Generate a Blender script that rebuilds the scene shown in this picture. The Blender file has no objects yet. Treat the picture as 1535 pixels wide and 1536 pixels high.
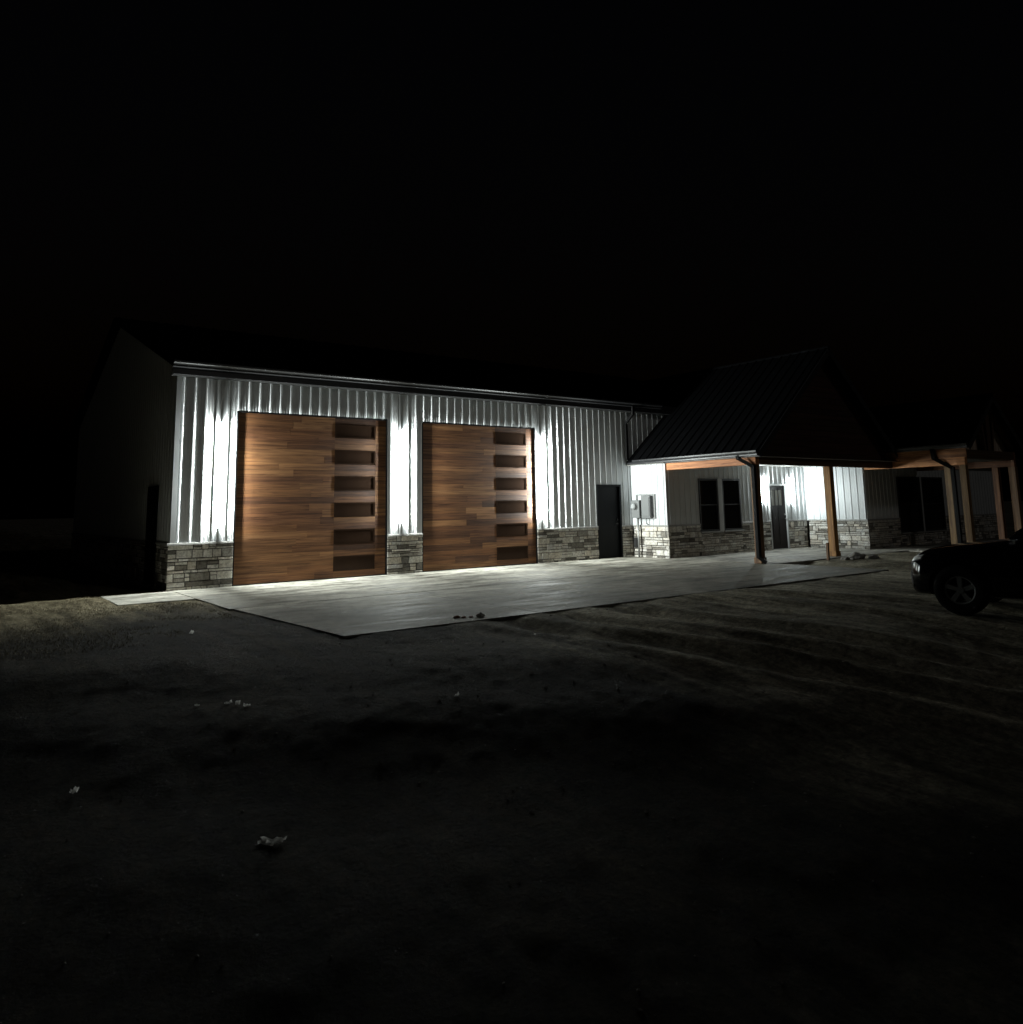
import bpy, bmesh, math, random
import numpy as np
from mathutils import Vector, Matrix, noise

random.seed(7)
SC = bpy.context.scene
COL = SC.collection
R = math.radians

# ------------------------------------------------------------------ dimensions
H = 4.36            # garage wall height
CAP = 0.8935        # top of the stone wainscot
ZD = 3.683          # garage door height
XC, X3 = 13.009, 19.94      # left faces of the two house wings
YA, YB = -1.3964, -3.4949   # front faces of the two house wings
ZS = 2.70           # soffit height of the house
YP = -4.40          # post row of the first porch
YG = -6.50          # post row of the gabled porch
CAM = Vector((-3.8085, -16.6493, 1.5395))

# ------------------------------------------------------------------ materials
def new_mat(name):
    m = bpy.data.materials.new(name)
    m.use_nodes = True
    nt = m.node_tree
    b = nt.nodes['Principled BSDF']
    return m, nt, b

def N(nt, kind, **kw):
    n = nt.nodes.new(kind)
    for k, v in kw.items():
        if k in n.inputs:
            n.inputs[k].default_value = v
        else:
            setattr(n, k, v)
    return n

def coords(nt, scale=(1, 1, 1), out='Object'):
    t = N(nt, 'ShaderNodeTexCoord')
    mp = N(nt, 'ShaderNodeMapping')
    mp.inputs['Scale'].default_value = scale
    nt.links.new(t.outputs[out], mp.inputs['Vector'])
    return mp.outputs['Vector']

def ramp(nt, fac, stops):
    r = N(nt, 'ShaderNodeValToRGB')
    el = r.color_ramp.elements
    while len(el) < len(stops):
        el.new(0.5)
    for e, (p, c) in zip(el, stops):
        e.position = p
        e.color = (*c, 1)
    nt.links.new(fac, r.inputs['Fac'])
    return r.outputs['Color']

def mixc(nt, a, b, fac=None, kind='MULTIPLY', f=1.0):
    n = N(nt, 'ShaderNodeMix', data_type='RGBA', blend_type=kind)
    n.inputs[0].default_value = f
    if fac is not None:
        nt.links.new(fac, n.inputs[0])
    for s, i in ((a, 6), (b, 7)):
        if isinstance(s, tuple):
            n.inputs[i].default_value = (*s, 1)
        else:
            nt.links.new(s, n.inputs[i])
    return n.outputs[2]

def bump(nt, b, h, strength=0.3, dist=0.01, prev=None):
    n = N(nt, 'ShaderNodeBump', Strength=strength, Distance=dist)
    nt.links.new(h, n.inputs['Height'])
    if prev is not None:
        nt.links.new(prev, n.inputs['Normal'])
    nt.links.new(n.outputs['Normal'], b.inputs['Normal'])
    return n.outputs['Normal']

def painted(name, col, rough=0.45, metal=0.0, spec=0.5, dirt=0.15, bscale=3.0, bs=0.02):
    m, nt, b = new_mat(name)
    v = coords(nt, (1.3, 1.3, 0.35))
    n1 = N(nt, 'ShaderNodeTexNoise', Scale=bscale, Detail=6.0, Roughness=0.65)
    nt.links.new(v, n1.inputs['Vector'])
    d = 1 - dirt
    c = ramp(nt, n1.outputs['Fac'], [(0.3, tuple(x * d for x in col)), (0.7, col)])
    nt.links.new(c, b.inputs['Base Color'])
    b.inputs['Roughness'].default_value = rough
    b.inputs['Metallic'].default_value = metal
    b.inputs['Specular IOR Level'].default_value = spec
    if bs:
        n2 = N(nt, 'ShaderNodeTexNoise', Scale=1.7, Detail=3.0)
        nt.links.new(coords(nt), n2.inputs['Vector'])
        bump(nt, b, n2.outputs['Fac'], bs * 10, 0.01)
    return m

M = {}
M['siding'] = painted('siding_metal', (0.61, 0.63, 0.64), 0.42, 0.0, 0.5, 0.10)
M['white_trim'] = painted('pale_trim', (0.58, 0.585, 0.58), 0.5)
M['dark_metal'] = painted('dark_bronze_metal', (0.022, 0.022, 0.024), 0.38, 0.0, 0.6, 0.2)
M['roof_metal'] = painted('charcoal_roof_metal', (0.003, 0.0031, 0.0036), 0.8, 0.0, 0.04, 0.2)
M['door_steel'] = painted('charcoal_door_paint', (0.006, 0.0075, 0.009), 0.5, 0.0, 0.12, 0.15)
M['spout'] = painted('dark_downspout_metal', (0.005, 0.0048, 0.0048), 0.65, 0.0, 0.12, 0.2)
M['brown_door'] = painted('brown_door_paint', (0.015, 0.0095, 0.009), 0.5, 0.0, 0.15, 0.15)
M['grey_box'] = painted('grey_enclosure_paint', (0.17, 0.175, 0.175), 0.5, 0.1)
M['galv'] = painted('galvanised_conduit', (0.35, 0.35, 0.34), 0.4, 0.6)
M['steel'] = painted('brushed_steel', (0.45, 0.45, 0.44), 0.3, 0.9)
M['black_plastic'] = painted('black_plastic', (0.012, 0.012, 0.012), 0.55)
M['white_frame'] = painted('window_frame_paint', (0.50, 0.51, 0.51), 0.45)
M['black_frame'] = painted('black_window_frame', (0.02, 0.02, 0.02), 0.5)
M['soffit'] = painted('soffit_panel', (0.26, 0.25, 0.23), 0.6)
M['dark_soffit'] = painted('dark_soffit', (0.02, 0.02, 0.02), 0.95, 0.0, 0.0)
M['gutter_gloss'] = painted('black_gutter_metal', (0.028, 0.028, 0.030), 0.28, 0.0, 0.6, 0.2)
M['gable_panel'] = painted('tan_gable_panel', (0.62, 0.50, 0.40), 0.6)
M['mortar'] = painted('mortar', (0.10, 0.092, 0.08), 0.95)
M['cap'] = painted('cast_stone_cap', (0.34, 0.335, 0.32), 0.75, bscale=14, dirt=0.3)

def glass_dark(name, col=(0.010, 0.010, 0.010), rough=0.06):
    m, nt, b = new_mat(name)
    b.inputs['Base Color'].default_value = (*col, 1)
    b.inputs['Roughness'].default_value = rough
    n2 = N(nt, 'ShaderNodeTexNoise', Scale=2.2, Detail=1.0)
    nt.links.new(coords(nt), n2.inputs['Vector'])
    bump(nt, b, n2.outputs['Fac'], 0.10, 0.01)
    return m
M['glass'] = glass_dark('dark_window_glass')
M['door_glass'] = glass_dark('tinted_door_glass', (0.030, 0.017, 0.011), 0.2)
M['door_glass'].node_tree.nodes['Principled BSDF'].inputs['Specular IOR Level'].default_value = 0.15
M['lite_glass'] = glass_dark('frosted_door_lite', (0.16, 0.145, 0.10), 0.3)
M['lens'] = glass_dark('meter_glass', (0.32, 0.33, 0.33), 0.08)

def emission(name, col, s):
    m, nt, b = new_mat(name)
    b.inputs['Base Color'].default_value = (0.8, 0.8, 0.8, 1)
    b.inputs['Emission Color'].default_value = (*col, 1)
    b.inputs['Emission Strength'].default_value = s
    return m
M['led'] = emission('led_strip', (0.93, 1.0, 0.965), 740.0)
M['led_entry'] = emission('led_strip_entry', (0.90, 1.0, 0.99), 310.0)

for _k in ('led', 'led_entry'):
    M[_k].cycles.emission_sampling = 'FRONT'

def stone_mat():
    m, nt, b = new_mat('ledge_stone')
    a = N(nt, 'ShaderNodeAttribute', attribute_name='tone')
    v = coords(nt)
    n1 = N(nt, 'ShaderNodeTexNoise', Scale=22.0, Detail=8.0, Roughness=0.7)
    nt.links.new(v, n1.inputs['Vector'])
    n2 = N(nt, 'ShaderNodeTexNoise', Scale=5.0, Detail=3.0)
    nt.links.new(v, n2.inputs['Vector'])
    g = ramp(nt, n1.outputs['Fac'], [(0.34, (0.50, 0.485, 0.46)), (0.62, (1.10, 1.09, 1.07))])
    c = mixc(nt, a.outputs['Color'], g)
    w = ramp(nt, n2.outputs['Fac'], [(0.4, (0.86, 0.83, 0.79)), (0.6, (1.05, 1.05, 1.05))])
    c = mixc(nt, c, w)
    nt.links.new(c, b.inputs['Base Color'])
    b.inputs['Roughness'].default_value = 0.85
    bump(nt, b, n1.outputs['Fac'], 0.7, 0.012)
    return m
M['stone'] = stone_mat()

def wood_mat(name, tint=(1, 1, 1), axis=0, rough=0.5, fallback=None):
    """Stained wood: per-board tone in the colour attribute, grain along one axis."""
    m, nt, b = new_mat(name)
    a = N(nt, 'ShaderNodeAttribute', attribute_name='tone')
    sc = [26, 26, 26]
    sc[axis] = 1.1
    off = N(nt, 'ShaderNodeVectorMath', operation='SCALE')
    nt.links.new(a.outputs['Vector'], off.inputs[0])
    off.inputs['Scale'].default_value = 177.0
    v = coords(nt, sc)
    add = N(nt, 'ShaderNodeVectorMath', operation='ADD')
    nt.links.new(v, add.inputs[0])
    nt.links.new(off.outputs[0], add.inputs[1])
    n1 = N(nt, 'ShaderNodeTexNoise', Scale=1.0, Detail=7.0, Roughness=0.62, Distortion=0.6)
    nt.links.new(add.outputs[0], n1.inputs['Vector'])
    g = ramp(nt, n1.outputs['Fac'], [(0.32, (0.36, 0.30, 0.26)), (0.52, (0.95, 0.95, 0.95)), (0.70, (1.38, 1.34, 1.24))])
    c = mixc(nt, a.outputs['Color'], g)
    n2 = N(nt, 'ShaderNodeTexNoise', Scale=0.35, Detail=3.0)
    nt.links.new(add.outputs[0], n2.inputs['Vector'])
    c = mixc(nt, c, ramp(nt, n2.outputs['Fac'], [(0.35, (0.75, 0.70, 0.66)), (0.65, (1.1, 1.1, 1.1))]))
    c = mixc(nt, c, tint)
    nt.links.new(c, b.inputs['Base Color'])
    b.inputs['Roughness'].default_value = rough
    b.inputs['Specular IOR Level'].default_value = 0.35
    bump(nt, b, n1.outputs['Fac'], 0.25, 0.003)
    return m
M['door_wood'] = wood_mat('cedar_door_planks', axis=0, rough=0.62)
M['post_wood'] = wood_mat('cedar_post', axis=2, rough=0.6)
M['beam_wood'] = wood_mat('cedar_beam', axis=1, rough=0.6)
M['beam_wood_x'] = wood_mat('cedar_beam_cross', axis=0, rough=0.6)

def concrete_mat(name, base=(0.54, 0.52, 0.46), stain_falloff=False):
    m, nt, b = new_mat(name)
    v = coords(nt)
    n1 = N(nt, 'ShaderNodeTexNoise', Scale=0.55, Detail=8.0, Roughness=0.62)
    nt.links.new(v, n1.inputs['Vector'])
    n2 = N(nt, 'ShaderNodeTexNoise', Scale=1.0, Detail=6.0, Roughness=0.6)
    nt.links.new(coords(nt, (0.75, 3.4, 1)), n2.inputs['Vector'])
    n3 = N(nt, 'ShaderNodeTexNoise', Scale=60.0, Detail=3.0)
    nt.links.new(v, n3.inputs['Vector'])
    n4 = N(nt, 'ShaderNodeTexNoise', Scale=1.0, Detail=2.0)
    nt.links.new(coords(nt, (2.0, 150.0, 1)), n4.inputs['Vector'])
    c = ramp(nt, n1.outputs['Fac'], [(0.38, tuple(x * 0.66 for x in base)), (0.60, tuple(x * 1.08 for x in base))])
    c = mixc(nt, c, ramp(nt, n2.outputs['Fac'], [(0.40, (0.42, 0.415, 0.40)), (0.49, (0.90, 0.895, 0.89)), (0.60, (1.14, 1.14, 1.14))]))
    n6 = N(nt, 'ShaderNodeTexNoise', Scale=3.2, Detail=8.0, Roughness=0.8)
    nt.links.new(v, n6.inputs['Vector'])
    c = mixc(nt, c, ramp(nt, n6.outputs['Fac'], [(0.40, (0.60, 0.595, 0.58)), (0.5, (1.0, 1.0, 1.0)), (0.60, (1.15, 1.15, 1.15))]))
    c = mixc(nt, c, ramp(nt, n3.outputs['Fac'], [(0.3, (0.82, 0.82, 0.81)), (0.7, (1.06, 1.06, 1.06))]))
    if stain_falloff:  # mud stains deepening towards the front, with lamp falloff painted into the colour
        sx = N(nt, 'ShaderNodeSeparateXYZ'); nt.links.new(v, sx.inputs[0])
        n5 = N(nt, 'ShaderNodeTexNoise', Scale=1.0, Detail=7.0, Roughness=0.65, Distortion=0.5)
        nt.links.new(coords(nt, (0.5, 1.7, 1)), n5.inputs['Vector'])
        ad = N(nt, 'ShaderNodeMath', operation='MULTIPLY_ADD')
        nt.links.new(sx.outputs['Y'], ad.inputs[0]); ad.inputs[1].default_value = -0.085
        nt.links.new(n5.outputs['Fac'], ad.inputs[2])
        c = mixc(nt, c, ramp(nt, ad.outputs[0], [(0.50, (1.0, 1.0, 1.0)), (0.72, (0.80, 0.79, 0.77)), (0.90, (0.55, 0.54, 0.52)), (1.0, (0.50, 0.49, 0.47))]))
    nt.links.new(c, b.inputs['Base Color'])
    rr = N(nt, 'ShaderNodeMapRange')
    nt.links.new(n2.outputs['Fac'], rr.inputs['Value'])
    rr.inputs['From Min'].default_value = 0.35
    rr.inputs['From Max'].default_value = 0.6
    rr.inputs['To Min'].default_value = 0.62
    rr.inputs['To Max'].default_value = 0.85
    nt.links.new(rr.outputs['Result'], b.inputs['Roughness'])
    b.inputs['Specular IOR Level'].default_value = 0.14
    p = bump(nt, b, n4.outputs['Fac'], 0.25, 0.002)
    bump(nt, b, n3.outputs['Fac'], 0.25, 0.002, p)
    return m
M['concrete'] = concrete_mat('driveway_concrete', stain_falloff=True)
M['porch_concrete'] = concrete_mat('porch_concrete', (0.42, 0.40, 0.36))

def dirt_mat():
    m, nt, b = new_mat('dirt_and_gravel')
    v = coords(nt)
    n1 = N(nt, 'ShaderNodeTexNoise', Scale=0.45, Detail=9.0, Roughness=0.65)
    nt.links.new(v, n1.inputs['Vector'])
    # wheel tracks run out of the driveway towards the road
    n2 = N(nt, 'ShaderNodeTexNoise', Scale=1.0, Detail=9.0, Roughness=0.72, Distortion=0.5)
    nt.links.new(coords(nt, (2.6, 0.28, 1)), n2.inputs['Vector'])
    n3 = N(nt, 'ShaderNodeTexNoise', Scale=11.0, Detail=8.0, Roughness=0.8)
    nt.links.new(v, n3.inputs['Vector'])
    vo = N(nt, 'ShaderNodeTexVoronoi', Scale=26.0)
    nt.links.new(v, vo.inputs['Vector'])
    soil = ramp(nt, n1.outputs['Fac'], [(0.32, (0.014, 0.012, 0.0085)), (0.52, (0.029, 0.0255, 0.0175)), (0.70, (0.052, 0.045, 0.030))])
    grav = ramp(nt, n1.outputs['Fac'], [(0.32, (0.20, 0.18, 0.135)), (0.52, (0.38, 0.35, 0.27)), (0.70, (0.50, 0.465, 0.37))])
    # gravel lies in front of the driveway's right part; the rest is dark bare soil
    sx = N(nt, 'ShaderNodeSeparateXYZ')
    nt.links.new(v, sx.inputs[0])
    nw = N(nt, 'ShaderNodeMath', operation='MULTIPLY_ADD')
    nt.links.new(n1.outputs['Fac'], nw.inputs[0]); nw.inputs[1].default_value = 3.0
    nt.links.new(sx.outputs['X'], nw.inputs[2])
    mr = N(nt, 'ShaderNodeMapRange')
    nt.links.new(nw.outputs[0], mr.inputs['Value'])
    mr.inputs['From Min'].default_value = 3.0; mr.inputs['From Max'].default_value = 5.0
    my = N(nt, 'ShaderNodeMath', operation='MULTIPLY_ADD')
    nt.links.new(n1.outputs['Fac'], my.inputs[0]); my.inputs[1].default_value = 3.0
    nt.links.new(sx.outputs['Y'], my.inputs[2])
    dry_lit = ramp(nt, n1.outputs['Fac'], [(0.32, (0.13, 0.108, 0.070)), (0.52, (0.21, 0.18, 0.118)), (0.70, (0.28, 0.245, 0.165))])  # dry soil near the building, brightened to paint in the lamp light
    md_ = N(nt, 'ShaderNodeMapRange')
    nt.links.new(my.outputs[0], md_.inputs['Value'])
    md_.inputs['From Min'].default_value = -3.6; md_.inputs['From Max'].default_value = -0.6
    soil = mixc(nt, soil, dry_lit, fac=md_.outputs['Result'], kind='MIX')
    c = mixc(nt, soil, grav, fac=mr.outputs['Result'], kind='MIX')
    c = mixc(nt, c, ramp(nt, n2.outputs['Fac'], [(0.38, (0.34, 0.33, 0.31)), (0.54, (1.0, 1.0, 1.0)), (0.66, (1.5, 1.48, 1.45))]))
    c = mixc(nt, c, ramp(nt, n3.outputs['Fac'], [(0.36, (0.42, 0.42, 0.42)), (0.64, (1.5, 1.5, 1.5))]))
    c = mixc(nt, c, ramp(nt, vo.outputs['Color'], [(0.2, (0.8, 0.8, 0.8)), (0.9, (1.15, 1.14, 1.12))]))
    nt.links.new(c, b.inputs['Base Color'])
    b.inputs['Roughness'].default_value = 0.9
    b.inputs['Specular IOR Level'].default_value = 0.04
    p = bump(nt, b, vo.outputs['Distance'], 0.5, 0.012)
    bump(nt, b, n3.outputs['Fac'], 0.9, 0.04, p)
    return m
M['dirt'] = dirt_mat()

def rough_mat(name, col, col2=None, rough=0.85):
    m, nt, b = new_mat(name)
    n1 = N(nt, 'ShaderNodeTexNoise', Scale=16.0, Detail=6.0)
    nt.links.new(coords(nt), n1.inputs['Vector'])
    c = ramp(nt, n1.outputs['Fac'], [(0.3, col2 or tuple(x * 0.6 for x in col)), (0.7, col)])
    nt.links.new(c, b.inputs['Base Color'])
    b.inputs['Roughness'].default_value = rough
    bump(nt, b, n1.outputs['Fac'], 0.4, 0.01)
    return m
M['paper'] = rough_mat('crumpled_paper', (0.75, 0.74, 0.70), (0.55, 0.54, 0.51))
_nt = M['paper'].node_tree
_b = _nt.nodes['Principled BSDF']
_tr = N(_nt, 'ShaderNodeBsdfTranslucent', Color=(0.95, 0.94, 0.91, 1))
_mx = N(_nt, 'ShaderNodeMixShader'); _mx.inputs[0].default_value = 0.7
_nt.links.new(_b.outputs[0], _mx.inputs[1]); _nt.links.new(_tr.outputs[0], _mx.inputs[2])
_nt.links.new(_mx.outputs[0], _nt.nodes['Material Output'].inputs['Surface'])
M['pale_stone'] = rough_mat('pale_stone', (0.60, 0.58, 0.53), (0.40, 0.385, 0.35))
M['rock'] = rough_mat('field_stone', (0.30, 0.285, 0.26))
M['clod'] = rough_mat('reddish_clod', (0.30, 0.15, 0.10))
M['pebble'] = rough_mat('pebble', (0.20, 0.19, 0.16))
M['straw'] = rough_mat('dry_grass', (0.26, 0.215, 0.13), (0.10, 0.085, 0.05))
M['rubber'] = painted('tyre_rubber', (0.004, 0.004, 0.004), 0.9, 0.0, 0.1, bs=0)
M['car_paint'] = painted('black_car_paint', (0.0022, 0.0023, 0.0027), 0.10, 0.0, 0.35, 0.1, bs=0)
M['car_glass'] = glass_dark('car_glass', (0.004, 0.004, 0.005), 0.05)
M['chrome'] = painted('chrome', (0.75, 0.75, 0.75), 0.12, 1.0, bs=0)
M['rim'] = painted('alloy_rim', (0.13, 0.13, 0.125), 0.5, 0.4, bs=0)
M['headlamp'] = painted('headlamp_reflector', (0.95, 0.95, 0.94), 0.14, 0.05, bs=0)
_nt = M['headlamp'].node_tree
_vo = N(_nt, 'ShaderNodeTexVoronoi', Scale=24.0)
_nt.links.new(coords(_nt), _vo.inputs['Vector'])
bump(_nt, _nt.nodes['Principled BSDF'], _vo.outputs['Distance'], 1.0, 0.03)
M['lamp_red'] = painted('tail_lamp_red', (0.20, 0.01, 0.01), 0.2, bs=0)

# ------------------------------------------------------------------ mesh builder
def wloc(o):
    v = Vector((0, 0, 0))
    while o is not None:
        v += o.location
        o = o.parent
    return v

class MB:
    """Collects shapes in world coordinates; build() links them as ONE mesh object."""
    def __init__(self):
        self.v, self.f, self.c = [], [], []

    def face(self, pts, tone=None):
        i = len(self.v)
        self.v += [tuple(p) for p in pts]
        self.f.append(tuple(range(i, i + len(pts))))
        self.c.append(tone)

    def hexa(self, p, tone=None, skip=()):
        """p: 8 corners, bottom ring then top ring (both counter-clockwise from above)."""
        i = len(self.v)
        self.v += [tuple(q) for q in p]
        fs = [(3, 2, 1, 0), (4, 5, 6, 7), (0, 1, 5, 4), (1, 2, 6, 5), (2, 3, 7, 6), (3, 0, 4, 7)]
        for k, f in enumerate(fs):
            if k in skip:
                continue
            self.f.append(tuple(i + j for j in f))
            self.c.append(tone)

    def box(self, x0, x1, y0, y1, z0, z1, tone=None):
        x0, x1 = min(x0, x1), max(x0, x1)
        y0, y1 = min(y0, y1), max(y0, y1)
        z0, z1 = min(z0, z1), max(z0, z1)
        self.hexa([(x0, y0, z0), (x1, y0, z0), (x1, y1, z0), (x0, y1, z0),
                   (x0, y0, z1), (x1, y0, z1), (x1, y1, z1), (x0, y1, z1)], tone)

    def bar(self, a, b, w, h, tone=None, up=(0, 0, 1)):
        """rectangular bar from a to b, w across, h along up."""
        a, b = Vector(a), Vector(b)
        d = (b - a).normalized()
        up = Vector(up)
        s = d.cross(up)
        if s.length < 1e-4:
            up = Vector((0, 1, 0))
            s = d.cross(up)
        s.normalize()
        u = s.cross(d).normalized()
        r = []
        for q in (a, b):
            r += [q - s * w / 2 - u * h / 2, q + s * w / 2 - u * h / 2, q + s * w / 2 + u * h / 2, q - s * w / 2 + u * h / 2]
        self.hexa(r, tone)

    def tube(self, pts, r, n=10, tone=None, rx=None, caps=True):
        pts = [Vector(p) for p in pts]
        rings = []
        for k, p in enumerate(pts):
            d = (pts[min(k + 1, len(pts) - 1)] - pts[max(k - 1, 0)]).normalized()
            ref = Vector((0, 0, 1)) if abs(d.z) < 0.9 else Vector((1, 0, 0))
            s = d.cross(ref).normalized()
            u = s.cross(d).normalized()
            i = len(self.v)
            rr = r[k] if isinstance(r, (list, tuple)) else r
            for j in range(n):
                a = 2 * math.pi * j / n
                self.v.append(tuple(p + s * math.cos(a) * (rx or rr) + u * math.sin(a) * rr))
            rings.append(i)
        for a, b in zip(rings, rings[1:]):
            for j in range(n):
                self.f.append((a + j, a + (j + 1) % n, b + (j + 1) % n, b + j))
                self.c.append(tone)
        if caps:
            self.f.append(tuple(rings[0] + j for j in reversed(range(n))))
            self.f.append(tuple(rings[-1] + j for j in range(n)))
            self.c += [tone, tone]

    def build(self, name, mat, parent=None, bevel=0.0, smooth=False, loc=None):
        o0 = wloc(parent) if parent is not None else Vector(loc or (0, 0, 0))
        me = bpy.data.meshes.new(name)
        me.from_pydata([tuple(Vector(p) - o0) for p in self.v], [], self.f)
        me.materials.append(mat)
        if any(t is not None for t in self.c):
            at = me.color_attributes.new('tone', 'FLOAT_COLOR', 'CORNER')
            k = 0
            for f, t in zip(self.f, self.c):
                for _ in f:
                    at.data[k].color = (*(t or (0.3, 0.3, 0.3)), 1)
                    k += 1
        me.update()
        bm = bmesh.new()
        bm.from_mesh(me)
        if len(self.f) > 1:
            bmesh.ops.recalc_face_normals(bm, faces=bm.faces)
        if bevel:
            bmesh.ops.bevel(bm, geom=bm.edges[:], offset=bevel, segments=1, affect='EDGES', profile=0.5)
        bm.to_mesh(me)
        bm.free()
        if smooth:
            for p in me.polygons:
                p.use_smooth = True
        o = bpy.data.objects.new(name, me)
        COL.objects.link(o)
        if parent is not None:
            o.parent = parent
        else:
            o.location = o0
        return o

def tag(o, label=None, cat=None, group=None, kind=None):
    if label: o['label'] = label
    if cat: o['category'] = cat
    if group: o['group'] = group
    if kind: o['kind'] = kind
    return o

def thing(name, label, cat, loc=(0, 0, 0), group=None):
    o = bpy.data.objects.new(name, None)
    o.empty_display_size = 0.2
    COL.objects.link(o)
    o.location = loc
    return tag(o, label, cat, group)

def copy_tree(o, parent=None):
    c = o.copy()
    COL.objects.link(c)
    c.parent = parent
    for ch in list(o.children):
        copy_tree(ch, c)
    return c

# ------------------------------------------------------------------ ribbed siding
PITCH = 0.2286
def ribbed(mb, P0, u, n, u0, u1, z0, z1, phase=0.11, zt=None):
    """Ribbed metal sheet. u: along the wall, n: outward. zt(u): optional sloping top."""
    P0, u, n = Vector(P0), Vector(u), Vector(n)
    prof = []
    k0 = math.floor((u0 - phase) / PITCH) - 1
    k1 = math.ceil((u1 - phase) / PITCH) + 1
    for k in range(k0, k1 + 1):
        c = phase + k * PITCH
        prof += [(c - 0.030, 0.0), (c - 0.013, 0.019), (c + 0.013, 0.019), (c + 0.030, 0.0)]
        for q in (0.075, 0.135):     # small stiffening creases between ribs
            prof += [(c + q + 0.0, 0.0), (c + q + 0.008, 0.003), (c + q + 0.016, 0.0)]
    def at(x):
        for (a, ha), (b, hb) in zip(prof, prof[1:]):
            if a <= x <= b:
                return ha + (hb - ha) * (x - a) / max(b - a, 1e-6)
        return 0
    pts = [(u0, at(u0))] + [p for p in prof if u0 + 1e-4 < p[0] < u1 - 1e-4] + [(u1, at(u1))]
    for (a, ha), (b, hb) in zip(pts, pts[1:]):
        za, zb = (z1, z1) if zt is None else (zt(a), zt(b))
        A, B = P0 + u * a + n * ha, P0 + u * b + n * hb
        mb.face([A + Vector((0, 0, z0)), B + Vector((0, 0, z0)), B + Vector((0, 0, zb)), A + Vector((0, 0, za))])

# ------------------------------------------------------------------ ledge stone
def ledge(P0, u, n, u0, u1, z0, z1, name, parent, seed):
    rnd = random.Random(seed)
    P0, u, n = Vector(P0), Vector(u), Vector(n)
    up = Vector((0, 0, 1))
    mb = MB()
    mb.hexa([P0 + u * a + n * b + up * c for c in (z0, z1) for a, b in ((u0, 0.001), (u1, 0.001), (u1, 0.006), (u0, 0.006))], (0.035, 0.032, 0.028))
    z = z0
    while z < z1 - 0.01:
        h = min(rnd.choice((0.06, 0.08, 0.10, 0.12, 0.15, 0.17)), z1 - z)
        if z1 - z - h < 0.04:
            h = z1 - z
        a = u0 - rnd.uniform(0, 0.12)
        while a < u1 - 0.005:
            w = rnd.choice((rnd.uniform(0.10, 0.25), rnd.uniform(0.2, 0.55)))
            b = a + w
            if u1 - b < 0.07:
                b = u1
            aa = max(a, u0)
            b = min(b, u1)
            # split some stones in two thin courses
            rows = [(z, z + h)]
            if h >= 0.10 and rnd.random() < 0.5:
                m_ = z + h * rnd.uniform(0.4, 0.6)
                rows = [(z, m_), (m_, z + h)]
            for (za, zb) in rows:
                g = 0.0055
                dep = rnd.choice((rnd.uniform(0.014, 0.022), rnd.uniform(0.02, 0.036)))
                base = rnd.choice(((0.60, 0.585, 0.55), (0.72, 0.71, 0.68), (0.50, 0.485, 0.46), (0.75, 0.74, 0.71), (0.66, 0.63, 0.58),
                                   (0.62, 0.615, 0.60), (0.30, 0.285, 0.26), (0.17, 0.16, 0.145), (0.70, 0.66, 0.60)))
                k = rnd.uniform(0.85, 1.15)
                t = tuple(x * k for x in base)
                j = lambda s=0.010: rnd.uniform(-s, s)
                ends = (0.0 if aa <= u0 + 1e-6 else g, 0.0 if b >= u1 - 1e-6 else g)
                A, B = aa + ends[0], b - ends[1]
                if B - A < 0.03:
                    continue
                back = [P0 + u * A + n * 0.004 + up * (za + g), P0 + u * B + n * 0.004 + up * (za + g),
                        P0 + u * B + n * 0.004 + up * (zb - g), P0 + u * A + n * 0.004 + up * (zb - g)]
                cx = 0.008
                front = [P0 + u * (A + cx + j()) + n * (dep + j(0.006)) + up * (za + g + 0.005 + abs(j(0.006))),
                         P0 + u * (B - cx + j()) + n * (dep + j(0.006)) + up * (za + g + 0.005 + abs(j(0.006))),
                         P0 + u * (B - cx + j()) + n * (dep + j(0.006)) + up * (zb - g - 0.005 - abs(j(0.006))),
                         P0 + u * (A + cx + j()) + n * (dep + j(0.006)) + up * (zb - g - 0.005 - abs(j(0.006)))]
                mb.hexa(back + front, t)
            a = b
        z += h
    return mb.build(name, M['stone'], parent)

def cap(mb, P0, u, n, u0, u1, z, depth=0.042, th=0.04):
    P0, u, n = Vector(P0), Vector(u), Vector(n)
    up = Vector((0, 0, 1))
    mb.hexa([P0 + u * a + n * b + up * c for c, d in ((z - 0.004, 0), (z + th, 1)) for a, b in ((u0, 0.0), (u1, 0.0), (u1, depth - 0.006 * d), (u0, depth - 0.006 * d))])

X, Y, Z = Vector((1, 0, 0)), Vector((0, 1, 0)), Vector((0, 0, 1))

def cedar(rnd, dark=1.0):
    base = rnd.choice(((0.150, 0.066, 0.027), (0.185, 0.086, 0.036), (0.125, 0.054, 0.023), (0.210, 0.102, 0.043),
                       (0.165, 0.075, 0.030), (0.088, 0.038, 0.017), (0.245, 0.122, 0.053)))
    k = rnd.uniform(0.88, 1.12) * dark * 1.12
    return tuple(x * k for x in base)

# ================================================================== GARAGE
garage = thing('garage_building', 'long grey ribbed metal garage with two wood plank doors and stone base', 'building', (6.5, 0, 0))
D1L, D1R, D2L, D2R = 1.2235, 4.8142, 5.7685, 9.3574
ML, MR, ZM = 11.5946, 12.5604, 2.1226
XE = 30.0
mb = MB()
for a, b, z0, z1 in ((0.0, D1L, CAP, H), (D1L, D1R, ZD, H), (D1R, D2L, CAP, H), (D2L, D2R, ZD, H), (D2R, ML, CAP, H),
                     (ML, MR, ZM, H), (MR, XC, CAP, H), (XC, 20.0, 2.72, H)):
    ribbed(mb, (0, 0, 0), X, -Y, a, b, z0, z1)
mb.build('front_wall', M['siding'], garage)
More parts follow.
